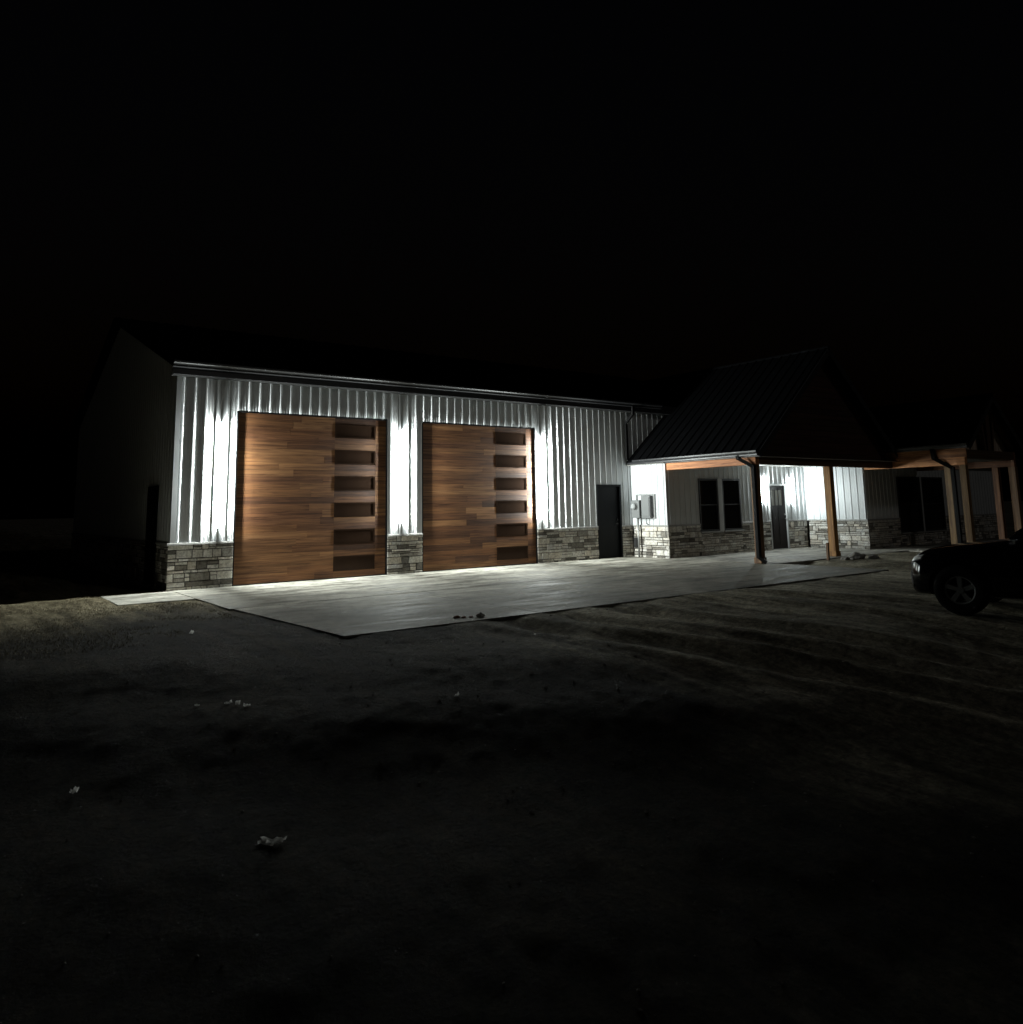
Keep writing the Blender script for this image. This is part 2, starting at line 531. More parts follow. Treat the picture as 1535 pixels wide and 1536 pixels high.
# side wall facing left with its gable
DEPTH = 14.0
mb = MB()
gz = lambda s: H + 0.10 + 0.33 * min(s, DEPTH - s)
ribbed(mb, (0, 0, 0), Y, -X, 0.0, DEPTH / 2, CAP, H, zt=gz)
ribbed(mb, (0, 0, 0), Y, -X, DEPTH / 2, DEPTH, CAP, H, zt=gz)
mb.build('side_wall', M['siding'], garage)
mb = MB()
mb.box(0.05, 20, DEPTH - 0.05, DEPTH, 0, H)
mb.build('back_wall', M['siding'], garage)
for k, (a, b) in enumerate(((-0.055, D1L), (D1R, D2L), (D2R, ML), (MR, XC - 0.0))):
    ledge((0, 0, 0), X, -Y, a, b, -0.06, CAP, 'stone_wainscot', garage, 11 + k)
    mb = MB()
    cap(mb, (0, 0, 0), X, -Y, a - (0.03 if k == 0 else 0), b, CAP)
    mb.build('wainscot_cap', M['cap'], garage, 0.004)
ledge((0, 0, 0), -Y, -X, -DEPTH, 0.0, -0.06, CAP, 'stone_wainscot', garage, 31)
mb = MB(); cap(mb, (0, 0, 0), -Y, -X, -DEPTH, -0.004, CAP)
mb.build('wainscot_cap', M['cap'], garage, 0.004)
# corner trim and opening trims
mb = MB()
mb.box(-0.028, 0.075, -0.026, -0.003, CAP + 0.04, H - 0.02)
mb.box(-0.028, -0.003, -0.003, 0.09, CAP + 0.04, H - 0.02)
mb.build('corner_trim', M['siding'], garage)

def opening_trim(x0, x1, zt, parent, zst=CAP, depth=0.07, mat='spout'):
    mb = MB()
    t = 0.028
    for xa, xb in ((x0 - 0.002, x0 + t), (x1 - t, x1 + 0.002)):
        mb.box(xa, xb, -0.001, depth, 0.0, zt - t)
    mb.box(x0 - 0.002, x1 + 0.002, -0.001, depth, zt - t, zt + 0.012)
    return mb.build('door_frame', M[mat], parent)

def garage_door(x0, x1, seed):
    rnd = random.Random(seed)
    yF = 0.026                       # face of the door, set back in the opening
    mb = MB(); mb.box(x0 + 0.03, x1 - 0.03, yF + 0.012, yF + 0.05, 0.012, ZD - 0.03, (0.045, 0.020, 0.011))
    root = mb.build('garage_door', M['door_wood'], garage)
    opening_trim(x0, x1, ZD, root)
    a, b = x0 + 0.034, x1 - 0.034
    W0, W1 = x0 + 2.262, x0 + 3.275
    sec = (ZD - 0.05) / 6
    mb = MB()
    for s in range(6):
        zs = 0.02 + s * sec
        wz0, wz1 = zs + sec * 0.5 - 0.165, zs + sec * 0.5 + 0.165
        for r in range(4):
            z0 = zs + r * sec / 4
            z1 = z0 + sec / 4 - (0.004 if r == 3 else 0.0012)
            segs = []
            p = a
            while p < W0 - 0.015:
                q = min(p + rnd.uniform(0.9, 2.3), W0 - 0.013)
                if W0 - q < 0.25:
                    q = W0 - 0.013
                segs.append((p, q)); p = q + 0.0012
            mid = [(W0 - 0.0117, W1 + 0.012)] if not (z1 > wz0 - 0.02 and z0 < wz1 + 0.02) else []
            segs += mid + [(W1 + 0.0132, b)]
            for (p, q) in segs:
                mb.hexa([(p, yF + rnd.uniform(0, 0.0015), z0), (q, yF + rnd.uniform(0, 0.0015), z0), (q, yF + 0.011, z0), (p, yF + 0.011, z0),
                         (p, yF + rnd.uniform(0, 0.0015), z1), (q, yF + rnd.uniform(0, 0.0015), z1), (q, yF + 0.011, z1), (p, yF + 0.011, z1)], cedar(rnd))
        # boards above and below the light, cut to its frame
        for (z0, z1) in ((zs, wz0 - 0.002), (wz1 + 0.002, zs + sec - 0.004)):
            mb.box(W0 - 0.0117, W1 + 0.012, yF + 0.001, yF + 0.0105, z0, z1, cedar(rnd, 0.85))
    mb.build('plank_facing', M['door_wood'], root)
    for s in range(6):
        zc = 0.02 + (s + 0.5) * sec
        mb = MB()
        t = 0.028
        mb.box(W0, W1, yF - 0.003, yF + 0.0115, zc + 0.160 - t, zc + 0.160)
        mb.box(W0, W1, yF - 0.003, yF + 0.0115, zc - 0.160, zc - 0.160 + t)
        mb.box(W0, W0 + t, yF - 0.003, yF + 0.0115, zc - 0.160 + t, zc + 0.160 - t)
        mb.box(W1 - t, W1, yF - 0.003, yF + 0.0115, zc - 0.160 + t, zc + 0.160 - t)
        mb.box(W0 + t, W1 - t, yF + 0.005, yF + 0.0105, zc - 0.160 + t, zc + 0.160 - t)
        mb.build('window', M['door_glass'], root)
    mb = MB(); mb.box(a, b, yF - 0.01, yF + 0.01, 0.0, 0.018)
    mb.build('bottom_seal', M['black_plastic'], root)
    return root
garage_door(D1L, D1R, 5)
garage_door(D2L, D2R, 23)

# plain steel service door
mb = MB(); mb.box(ML + 0.05, MR - 0.05, 0.05, 0.095, 0.012, ZM - 0.045)
md = mb.build('service_door', M['door_steel'], garage)
mb = MB()
mb.box(ML, ML + 0.05, -0.026, 0.12, 0.0, ZM - 0.045); mb.box(MR - 0.05, MR, -0.026, 0.12, 0.0, ZM - 0.045)
mb.box(ML, MR, -0.026, 0.12, ZM - 0.045, ZM + 0.008)
mb.build('frame', M['door_steel'], md)
mb = MB()
mb.tube([(MR - 0.13, 0.05, 0.98), (MR - 0.13, 0.0, 0.98)], 0.012, 8)
mb.bar((MR - 0.13, 0.0, 0.98), (MR - 0.25, 0.0, 0.98), 0.016, 0.02)
mb.build('handle', M['black_plastic'], md)
mb = MB(); mb.tube([(MR - 0.13, 0.05, 1.10), (MR - 0.13, 0.02, 1.10)], 0.028, 12)
mb.build('deadbolt', M['black_plastic'], md)
# side door, hardly seen on the dark gable wall
mb = MB(); mb.box(-0.05, -0.022, 1.2, 2.15, 0.0, 2.12)
mb.build('side_door', M['door_steel'], garage)

# roof: two slopes with seams, fascia, K-style gutter
RS = 0.33
def slope_sheet(mb, e0, e1, r0, r1, th=0.05, seam=0.45):
    """roof plane between eave e0-e1 and ridge r0-r1 (lists of 3), with raised seams from eave to ridge"""
    e0, e1, r0, r1 = map(Vector, (e0, e1, r0, r1))
    n = (e1 - e0).cross(r0 - e0).normalized()
    if n.z < 0:
        n = -n
    mb.hexa([e0, e1, r1, r0, e0 + n * th, e1 + n * th, r1 + n * th, r0 + n * th])
    L = (e1 - e0).length
    k = max(1, int(L / seam))
    for i in range(k + 1):
        t = min(max(i / k, 0.006), 0.994)
        a, b = e0.lerp(e1, t), r0.lerp(r1, t)
        mb.bar(a + n * (th + 0.012), b + n * (th + 0.012), 0.03, 0.026, up=n)
mb = MB()
OH = 0.30
slope_sheet(mb, (-0.18, -OH, H + 0.22), (20.2, -OH, H + 0.22), (-0.18, DEPTH / 2, H + 0.22 + RS * (DEPTH / 2 + OH)), (20.2, DEPTH / 2, H + 0.22 + RS * (DEPTH / 2 + OH)))
slope_sheet(mb, (-0.18, DEPTH + OH, H + 0.22), (20.2, DEPTH + OH, H + 0.22), (-0.18, DEPTH / 2 + 0.003, H + 0.22 + RS * (DEPTH / 2 + OH)), (20.2, DEPTH / 2 + 0.003, H + 0.22 + RS * (DEPTH / 2 + OH)))
groof = mb.build('roof', M['roof_metal'], garage)
mb = MB()
mb.box(-0.18, 20.2, -OH + 0.0, -OH + 0.022, H - 0.03, H + 0.215)
mb.build('fascia', M['dark_metal'], groof)
mb = MB(); mb.box(-0.15, 20.0, -OH + 0.024, -0.021, H - 0.03, H - 0.012)
mb.build('soffit', M['dark_soffit'], groof)

def gutter(p0, p1, out, name, parent, ztop, mat='dark_metal'):
    """K-style gutter along p0-p1, hung on the side 'out'."""
    p0, p1, out = Vector(p0), Vector(p1), Vector(out)
    pr = [(0.0, 0.0), (0.0, -0.125), (0.075, -0.125), (0.085, -0.112), (0.088, -0.080), (0.104, -0.055), (0.122, -0.038), (0.126, -0.026), (0.126, 0.004), (0.112, 0.010), (0.108, 0.0), (0.118, -0.006), (0.116, -0.030), (0.080, -0.072), (0.075, -0.115), (0.008, -0.115), (0.008, 0.0)]
    mb = MB()
    n = len(pr)
    i0 = len(mb.v)
    for p in (p0, p1):
        for (o, z) in pr:
            mb.v.append(tuple(p + out * o + Z * (ztop + z)))
    for j in range(n):
        mb.f.append((j, (j + 1) % n, n + (j + 1) % n, n + j)); mb.c.append(None)
    for p in (p0, p1):
        mb.face([p + out * o + Z * (ztop + z) for o, z in pr[:10]])
    return mb.build(name, M[mat], parent)
gutter((-0.19, -OH - 0.002, 0), (14.1, -OH - 0.002, 0), -Y, 'gutter', garage, H + 0.225, 'gutter_gloss')
def downspout(path, parent, w=0.075, d=0.06):
    mb = MB()
    for a, b in zip(path, path[1:]):
        a, b = Vector(a), Vector(b)
        e = (b - a).normalized() * 0.02
        mb.bar(a - e, b + e, w, d, up=(0, 1, 0) if abs((b - a).normalized().z) > 0.9 else (0, 0, 1))
    return mb.build('downspout', M['spout'], parent)
downspout([(12.86, -0.36, H + 0.10), (12.86, -0.35, H - 0.12), (12.83, -0.075, H - 0.38), (12.83, -0.07, 2.88)], garage)

# ================================================================== HOUSE
house = thing('porch_house', 'low house wing with cedar posts, stone base and dark metal gable roofs', 'building', (17, -1.4, 0))
RP = 0.86
# walls
mb = MB()
ribbed(mb, (XC, 0, 0), -Y, -X, 0.02, -YA, CAP, ZS + 0.0, phase=0.16)
mb.build('side_wall', M['siding'], house)
WN1 = (14.42, 15.30, 0.70, 2.27)
WN2 = (15.50, 16.38, 0.70, 2.27)
ED = (17.85, 18.82, 2.115)
mb = MB()
zs_ = ZS + 0.02
for a, b, z0, z1 in ((XC, WN1[0], CAP, zs_), (WN1[0], WN1[1], WN1[3], zs_), (WN1[1], WN2[0], CAP, zs_), (WN2[0], WN2[1], WN2[3], zs_),
                     (WN2[1], ED[0], CAP, zs_), (ED[0], ED[1], ED[2], zs_), (ED[1], X3, CAP, zs_)):
    ribbed(mb, (0, YA, 0), X, -Y, a, b, z0, z1)
mb.build('front_wall', M['siding'], house)
mb = MB(); ribbed(mb, (X3, 0, 0), -Y, -X, -YA, -YB, CAP, zs_, phase=0.05)
mb.build('side_wall', M['siding'], house)
WN3 = (22.0, 25.2, 0.45, 2.30)
mb = MB()
for a, b, z0, z1 in ((X3, WN3[0], CAP, zs_), (WN3[0], WN3[1], WN3[3], zs_), (WN3[1], XE, CAP, zs_)):
    ribbed(mb, (0, YB, 0), X, -Y, a, b, z0, z1)
mb.build('front_wall', M['siding'], house)
mb = MB(); mb.box(XC + 0.05, X3 + 0.05, 0.0 + YA + 0.16, YA + 0.2, 0, zs_)
mb.box(X3 + 0.05, XE, YB + 0.16, YB + 0.2, 0, zs_)
mb.build('inner_wall', M['siding'], house)
# stone bases with their caps
def base(P0, u, n, u0, u1, seed, z1=CAP, capped=True):
    ledge(P0, u, n, u0, u1, -0.06, z1, 'stone_wainscot', house, seed)
    if capped:
        mb = MB(); cap(mb, P0, u, n, u0, u1, z1)
        mb.build('wainscot_cap', M['cap'], house, 0.004)
base((XC, 0, 0), -Y, -X, 0.075, -YA + 0.055, 41)
base((0, YA, 0), X, -Y, XC - 0.02, WN1[0], 42)
base((0, YA, 0), X, -Y, WN1[0], WN2[1], 43, 0.70, False)
base((0, YA, 0), X, -Y, WN2[1], ED[0], 44)
base((0, YA, 0), X, -Y, ED[1], X3 - 0.07, 45)
base((X3, 0, 0), -Y, -X, -YA + 0.075, -YB + 0.055, 46)
base((0, YB, 0), X, -Y, X3 - 0.02, WN3[0], 47)
base((0, YB, 0), X, -Y, WN3[0], WN3[1], 48, 0.45, False)
base((0, YB, 0), X, -Y, WN3[1], XE, 49)

def window(w, y, parent, frame='black_frame'):
    x0, x1, z0, z1 = w
    mb = MB()
    t = 0.055
    mb.box(x0, x0 + t, y - 0.03, y + 0.08, z0, z1); mb.box(x1 - t, x1, y - 0.03, y + 0.08, z0, z1)
    mb.box(x0 + t, x1 - t, y - 0.03, y + 0.08, z1 - t, z1); mb.box(x0 + t, x1 - t, y - 0.03, y + 0.08, z0, z0 + t)
    zc = (z0 + z1) / 2
    mb.box(x0 + t, x1 - t, y - 0.005, y + 0.06, zc - 0.02, zc + 0.02)
    root = mb.build('window', M[frame], parent)
    mb = MB(); mb.box(x0 + t, x1 - t, y + 0.03, y + 0.045, z0 + t, zc - 0.02); mb.box(x0 + t, x1 - t, y + 0.015, y + 0.03, zc + 0.02, z1 - t)
    mb.build('pane', M['glass'], root)
    mb = MB(); mb.box(x0 - 0.04, x1 + 0.04, y - 0.10, y - 0.028, z0 - 0.045, z0 - 0.003)
    mb.build('sill', M['cap'], root)
    return root
window(WN1, YA, house); window(WN2, YA, house)
window((WN3[0], WN3[0] + 1.55, WN3[2], WN3[3]), YB, house); window((WN3[1] - 1.55, WN3[1], WN3[2], WN3[3]), YB, house)
mb = MB(); mb.box(WN1[1] + 0.003, WN2[0] - 0.003, YA - 0.034, YA + 0.08, 0.66, 2.30)
mb.build('window_mullion_post', M['white_frame'], house)
mb = MB(); mb.box(WN3[0] + 1.553, WN3[1] - 1.553, YB - 0.034, YB + 0.08, 0.42, 2.33)
mb.build('window_mullion_post', M['white_frame'], house)
# entry door with a half light
mb = MB()
ex0, ex1, ez = ED[0] + 0.05, ED[1] - 0.05, ED[2] - 0.05
gx0, gx1, gz0, gz1 = ex0 + 0.14, ex1 - 0.14, 1.42, 1.93
for bx in ((ex0, gx0, 0.012, ez), (gx1, ex1, 0.012, ez), (gx0, gx1, 0.012, gz0), (gx0, gx1, gz1, ez)):
    mb.box(bx[0], bx[1], YA + 0.02, YA + 0.065, bx[2], bx[3])
for bx in ((ex0 + 0.14, (ex0 + ex1) / 2 - 0.03, 0.18, 1.28), ((ex0 + ex1) / 2 + 0.03, ex1 - 0.14, 0.18, 1.28)):
    mb.box(bx[0], bx[1], YA + 0.012, YA + 0.018, bx[2], bx[3])
ed = mb.build('entry_door', M['brown_door'], house)
mb = MB()
mb.box(ED[0], ex0, YA - 0.03, YA + 0.1, 0, ez); mb.box(ex1, ED[1], YA - 0.03, YA + 0.1, 0, ez); mb.box(ED[0], ED[1], YA - 0.03, YA + 0.1, ez, ED[2] + 0.01)
mb.build('frame', M['white_frame'], ed)
mb = MB(); mb.box(gx0, gx1, YA + 0.035, YA + 0.05, gz0, gz1)
gl = mb.build('pane', M['lite_glass'], ed)
mb = MB()
for k in (1, 2):
    xx = gx0 + (gx1 - gx0) * k / 3
    mb.box(xx - 0.011, xx + 0.011, YA + 0.026, YA + 0.034, gz0, gz1)
mb.build('muntin', M['brown_door'], ed)
mb = MB()
mb.tube([(ex1 - 0.07, YA + 0.02, 0.98), (ex1 - 0.07, YA - 0.035, 0.98)], 0.012, 8)
mb.tube([(ex1 - 0.07, YA - 0.02, 0.98), (ex1 - 0.07, YA - 0.06, 0.98)], 0.027, 12)
mb.build('handle', M['steel'], ed)
mb = MB(); mb.tube([(ex1 - 0.07, YA + 0.02, 1.12), (ex1 - 0.07, YA - 0.005, 1.12)], 0.028, 12)
mb.build('deadbolt', M['steel'], ed)
mb = MB(); mb.box(ED[0], ED[1], YA - 0.07, YA + 0.1, 0.006, 0.025)
mb.build('threshold', M['steel'], ed)

# porch timber
rw = random.Random(3)
def post(x, y, ztop, w=0.18, zb=0.02, foot=True, t=(0.22, 0.115, 0.056)):
    t = tuple(c * rw.uniform(0.9, 1.1) for c in t)
    mb = MB(); mb.box(x - w / 2, x + w / 2, y - w / 2, y + w / 2, zb, ztop, t)
    p = mb.build('porch_post', M['post_wood'], house, 0.010)
    if foot:
        mb = MB(); mb.box(x - w / 2 - 0.022, x + w / 2 + 0.022, y - w / 2 - 0.022, y + w / 2 + 0.022, 0.0, 0.15, tuple(c * 0.9 for c in t))
        mb.build('post_base', M['post_wood'], p, 0.008)
    return p
ZB0, ZB1 = 2.50, 2.69
post(XC + 0.075, YP, ZB0, 0.18)
post(16.47, YP, ZB0, 0.20, t=(0.36, 0.19, 0.075))
post(X3 + 0.09, -6.08, ZB0, 0.18)
post(X3 + 0.05, YG - 0.02, ZB0, 0.18)
post(23.42, -6.02, ZB0, 0.18)
post(23.42, YG - 0.01, ZB0, 0.20)
bt = (0.60, 0.265, 0.115)
def beam(a, b, w, h, mat, tone=bt, name='porch_beam', bev=0.006):
    mb = MB(); mb.bar(a, b, w, h, tone)
    return mb.build(name, M[mat], house, bev)
zb = (ZB0 + ZB1) / 2
beam((XC + 0.075, YA - 0.058, zb), (XC + 0.075, YP - 0.09, zb), 0.15, ZB1 - ZB0, 'beam_wood')
beam((XC + 0.152, YP, zb), (X3 - 0.002, YP, zb), 0.15, ZB1 - ZB0 - 0.004, 'beam_wood_x', (0.13, 0.07, 0.04))
ZE2 = 2.96
beam((X3 + 0.075, YB - 0.058, (ZB0 + ZE2) / 2), (X3 + 0.075, YG - 0.09, (ZB0 + ZE2) / 2), 0.15, ZE2 - ZB0, 'beam_wood', (0.72, 0.34, 0.15))
beam((23.42, YB - 0.058, (ZB0 + ZE2) / 2), (23.42, YG - 0.09, (ZB0 + ZE2) / 2), 0.15, ZE2 - ZB0, 'beam_wood', (0.22, 0.10, 0.05))
# ceilings under both porches
mb = MB(); mb.box(XC - 0.12, X3 - 0.002, YP - 0.25, YA + 0.1, ZB1 + 0.004, ZB1 + 0.02)
mb.build('porch_ceiling', M['soffit'], house)
mb = MB(); mb.box(X3 + 0.152, 23.34, YG + 0.1, YB + 0.1, ZB1 + 0.004, ZB1 + 0.02)
mb.build('porch_ceiling', M['soffit'], house)
mb = MB(); mb.box(XC - 0.16, XC + 0.03, YA - 0.1, -0.02, ZB1 + 0.0052, ZB1 + 0.0212)
mb.build('soffit', M['soffit'], house)

def gable_roof(xl, xr, ze, yf, yb, slope, fasc=0.16):
    xm = (xl + xr) / 2
    zr = ze + slope * (xm - xl)
    mb = MB()
    slope_sheet(mb, (xl, yf, ze), (xl, yb, ze), (xm, yf, zr), (xm, yb, zr), 0.04, 0.30)
    slope_sheet(mb, (xr, yf, ze), (xr, yb, ze), (xm + 0.002, yf, zr), (xm + 0.002, yb, zr), 0.04, 0.30)
    r = mb.build('roof', M['roof_metal'], house)
    mb = MB()
    d = Vector((xm - xl, 0, zr - ze)).normalized()
    for sx, xe in ((1, xl), (-1, xr)):
        a = Vector((xe, yf - 0.012, ze - 0.055)); b = Vector((xm - sx * 0.012, yf - 0.012, zr - 0.065))
        mb.bar(a, b, 0.02, fasc, up=(-d.z * sx, 0, d.x))
    mb.build('rake_board', M['dark_metal'], r)
    mb = MB(); mb.tube([(xm, yf - 0.01, zr + 0.055), (xm, yb, zr + 0.055)], 0.05, 8)
    mb.build('ridge_cap', M['roof_metal'], r)
    return r, xm, zr
XL1, XR1 = XC - 0.13, X3 + 0.10
r1, xm1, zr1 = gable_roof(XL1, XR1, 2.78, YP - 0.30, 6.5, RP)
gutter((XL1 - 0.002, YP - 0.30, 0), (XL1 - 0.002, -0.34, 0), -X, 'gutter', house, 2.835)
mb = MB(); mb.box(XL1, XL1 + 0.02, YP - 0.29, -0.02, ZB1 + 0.006, 2.80)
mb.build('fascia', M['dark_metal'], house)
# boards closing the first gable
mb = MB()
rb = random.Random(9)
z = 2.72
yy = YP + 0.05
while z < zr1 - 0.25:
    z2 = min(z + 0.16, zr1 - 0.2)
    xa0 = XL1 + (z - 2.78) / RP + 0.06; xa1 = XL1 + (z2 - 2.78) / RP + 0.06
    xa0 = max(xa0, XL1 + 0.03); xa1 = max(xa1, XL1 + 0.03)
    xb0, xb1 = 2 * xm1 - xa0, 2 * xm1 - xa1
    t = tuple(c * rb.uniform(0.8, 1.15) for c in (0.055, 0.028, 0.016))
    mb.hexa([(xa0, yy - 0.022, z), (xb0, yy - 0.022, z), (xb0, yy + 0.02, z), (xa0, yy + 0.02, z),
             (xa1, yy - 0.008, z2), (xb1, yy - 0.008, z2), (xb1, yy + 0.02, z2), (xa1, yy + 0.02, z2)], t)
    z = z2
mb.build('gable_siding', M['beam_wood_x'], house)
# second gable with its open timber truss
XL2, XR2 = X3 - 0.13, 23.72
RP2 = 0.80
r2, xm2, zr2 = gable_roof(XL2, XR2, 3.03, YG - 0.28, -0.5, RP2)
gutter((XL2 - 0.002, YG - 0.28, 0), (XL2 - 0.002, YP - 0.1, 0), -X, 'gutter', house, 3.10)
mb = MB(); mb.box(XL2, XL2 + 0.03, YG - 0.20, YA - 0.1, ZB1 + 0.03, 3.05, (0.48, 0.22, 0.10))
mb.build('fascia', M['beam_wood'], house)
mb = MB()
yy = YG + 0.16
xs = lambda zz: max(XL2 + (zz - 3.03) / RP2 + 0.07, XL2 + 0.22)
a0, b0 = xs(2.98), 2 * xm2 - xs(2.98)
ribbed(mb, (0, yy, 0), X, -Y, a0, xm2, 2.98, 3, zt=lambda q: max(2.981, 3.03 + RP2 * (q - XL2) - 0.06))
ribbed(mb, (0, yy, 0), X, -Y, xm2, b0, 2.98, 3, zt=lambda q: max(2.981, 3.03 + RP2 * (XR2 - q) - 0.06))
mb.build('gable_siding', M['gable_panel'], house)
mb = MB()
tt = (0.10, 0.055, 0.032)
mb.bar((X3 + 0.153, YG, 2.83), (23.34, YG, 2.83), 0.16, 0.25, tt)
truss = mb.build('gable_truss', M['beam_wood_x'], house, 0.006)
mb = MB(); mb.bar((xm2, YG, 2.958), (xm2, YG, zr2 - 0.16), 0.15, 0.26, tt, up=(1, 0, 0))
mb.build('king_post', M['post_wood'], truss, 0.006)
mb = MB(); mb.hexa([(xm2 - 0.24, YG + 0.05, 2.958), (xm2 + 0.24, YG + 0.05, 2.958), (xm2 + 0.24, YG + 0.09, 2.958), (xm2 - 0.24, YG + 0.09, 2.958),
                      (xm2 - 0.36, YG + 0.05, 3.80), (xm2 + 0.36, YG + 0.05, 3.80), (xm2 + 0.36, YG + 0.09, 3.80), (xm2 - 0.36, YG + 0.09, 3.80)], tt)
mb.build('infill_board', M['post_wood'], truss)
for s in (-1, 1):
    mb = MB(); mb.bar((xm2 + s * 0.26, YG, 2.96), (xm2 + s * 0.38, YG, 3.85), 0.13, 0.09, tt)
    mb.build('strut', M['beam_wood_x'], truss, 0.005)
    mb = MB()
    mb.bar((xm2 + s * (xm2 - XL2 - 0.25), YG, 3.10), (xm2 + s * 0.02, YG, zr2 - 0.14), 0.15, 0.16, tt)
    mb.build('rafter', M['beam_wood_x'], truss, 0.005)
# main roof behind the gabled porch
mb = MB()
slope_sheet(mb, (X3 - 0.1, YB - 0.45, 2.775), (XE + 0.3, YB - 0.45, 2.775), (X3 - 0.1, 3.2, 2.775 + 0.5 * 7.1), (XE + 0.3, 3.2, 2.775 + 0.5 * 7.1), 0.04, 0.35)
mb.build('roof', M['roof_metal'], house)
# downspouts of the house
downspout([(XL1 - 0.06, YP + 0.30, 2.72), (XL1 - 0.06, YP + 0.28, 2.66), (XC - 0.055, YP - 0.055, 2.44), (XC - 0.055, YP - 0.06, 0.16), (XC + 0.01, YP - 0.20, 0.04)], house, 0.10, 0.085)
downspout([(XL2 - 0.06, -5.8, 2.98), (XL2 - 0.06, -5.82, 2.72), (X3 + 0.05, -6.21, 2.42), (X3 + 0.05, -6.225, 0.16), (X3 + 0.03, -6.36, 0.05)], house, 0.10, 0.10)

# ================================================================== WALL LIGHTS
def wall_light(name, z0, z1, label, cat, group, led, loc):
    """tall slim LED bar: dark housing with a glowing strip down each side; built round the base point loc, facing -Y"""
    L = thing(name, label, cat, loc, group)
    x, y, zz = loc
    a, b = z0, z1
    mb = MB(); mb.box(x - 0.016, x + 0.016, y - 0.068, y - 0.034, a, b)
    mb.build('housing', M['dark_metal'], L, 0.002)
    for sg in (-1, 1):            # light leaves the slim bar sideways, close to the wall
        mb = MB()
        xa, ya, yb_ = x + sg * 0.0175, y - 0.040, y - 0.062
        q = [(xa, ya, a + 0.02), (xa, yb_, a + 0.02), (xa, yb_, b - 0.02), (xa, ya, b - 0.02)]
        mb.face(q if sg < 0 else q[::-1])
        mb.build('light_strip', M[led], L)
    for zq in (a + 0.12, b - 0.12):
        mb = MB(); mb.box(x - 0.011, x + 0.011, y - 0.0338, y - 0.001, zq - 0.02, zq + 0.02)
        mb.build('bracket', M['dark_metal'], L)
    return L
w0 = wall_light('wall_light', 1.20, 3.42, 'tall glowing LED wall light left of both garage doors, near the building corner', 'wall light', 'tall LED bars on the garage front', 'led', (0.90, 0, 0))
for x, lab in ((5.20, 'tall glowing LED wall light on the narrow pier between the two garage doors'),
               (9.54, 'tall glowing LED wall light right of both garage doors, on the wide pier')):
    c = copy_tree(w0); c.location.x = x; c['label'] = lab
e0 = wall_light('entry_light', 1.50, 2.32, 'short glowing LED wall light left of the entry door, partly behind the porch post', 'wall light', 'short LED bars beside the entry door', 'led_entry', (17.58, YA, 0))
c = copy_tree(e0); c.location.x = 19.06; c['label'] = 'short glowing LED wall light right of the entry door, by the bright side wall'

# ================================================================== ELECTRIC METER
xm = XC - 0.02
met = thing('electric_meter', 'grey electric meter and breaker box with conduit on the bright side wall', 'electric meter', (XC, -0.55, 0))
mb = MB(); mb.box(xm - 0.02, xm - 0.003, -0.22, -0.98, 1.12, 1.84)
for s in ():
    pass
mb = MB()
for (ya, yb, za, zb_) in ((-0.24, -0.98, 1.80, 1.83), (-0.24, -0.98, 1.12, 1.15), (-0.24, -0.27, 1.15, 1.80), (-0.95, -0.98, 1.15, 1.80)):
    mb.box(xm - 0.035, xm - 0.002, ya, yb, za, zb_)
mb.build('mounting_frame', M['galv'], met)
mb = MB(); mb.box(xm - 0.20, xm - 0.036, -0.20, -0.52, 1.14, 1.66)
mb.build('meter_base', M['grey_box'], met, 0.008)
mb = MB()
mb.tube([(xm - 0.20, -0.36, 1.48), (xm - 0.225, -0.36, 1.48)], 0.105, 24)
mb.build('meter_ring', M['steel'], met)
mb = MB()
mb.tube([(xm - 0.225, -0.36, 1.48), (xm - 0.29, -0.36, 1.48), (xm - 0.32, -0.36, 1.48)], [0.090, 0.086, 0.062], 24)
mb.build('meter_dome', M['lens'], met, smooth=False)
mb = MB(); mb.box(xm - 0.13, xm - 0.036, -0.535, -0.88, 1.13, 1.79)
bb = mb.build('breaker_box', M['grey_box'], met, 0.008)
mb = MB(); mb.box(xm - 0.145, xm - 0.131, -0.56, -0.855, 1.19, 1.73)
mb.build('cover', M['grey_box'], bb, 0.004)
mb = MB(); mb.tube([(xm - 0.115, -0.37, 1.16), (xm - 0.115, -0.37, 0.0)], 0.03, 12)
mb.build('conduit', M['galv'], met, smooth=True)
mb = MB(); mb.tube([(xm - 0.10, -0.69, 1.14), (xm - 0.10, -0.69, 0.98), (xm - 0.03, -0.73, 0.935)], 0.012, 8)
mb.build('ground_wire', M['black_plastic'], met)
mb = MB(); mb.box(XC - 0.10, XC - 0.05, -0.13, -0.27, 0.27, 0.56)
mb.box(XC - 0.112, XC - 0.101, -0.15, -0.25, 0.32, 0.51)
tag(mb.build('outlet_box', M['black_plastic'], None, 0.004, loc=(XC - 0.06, -0.2, 0.4)), 'small black outlet box on the stone beside the meter conduit', 'outlet box')

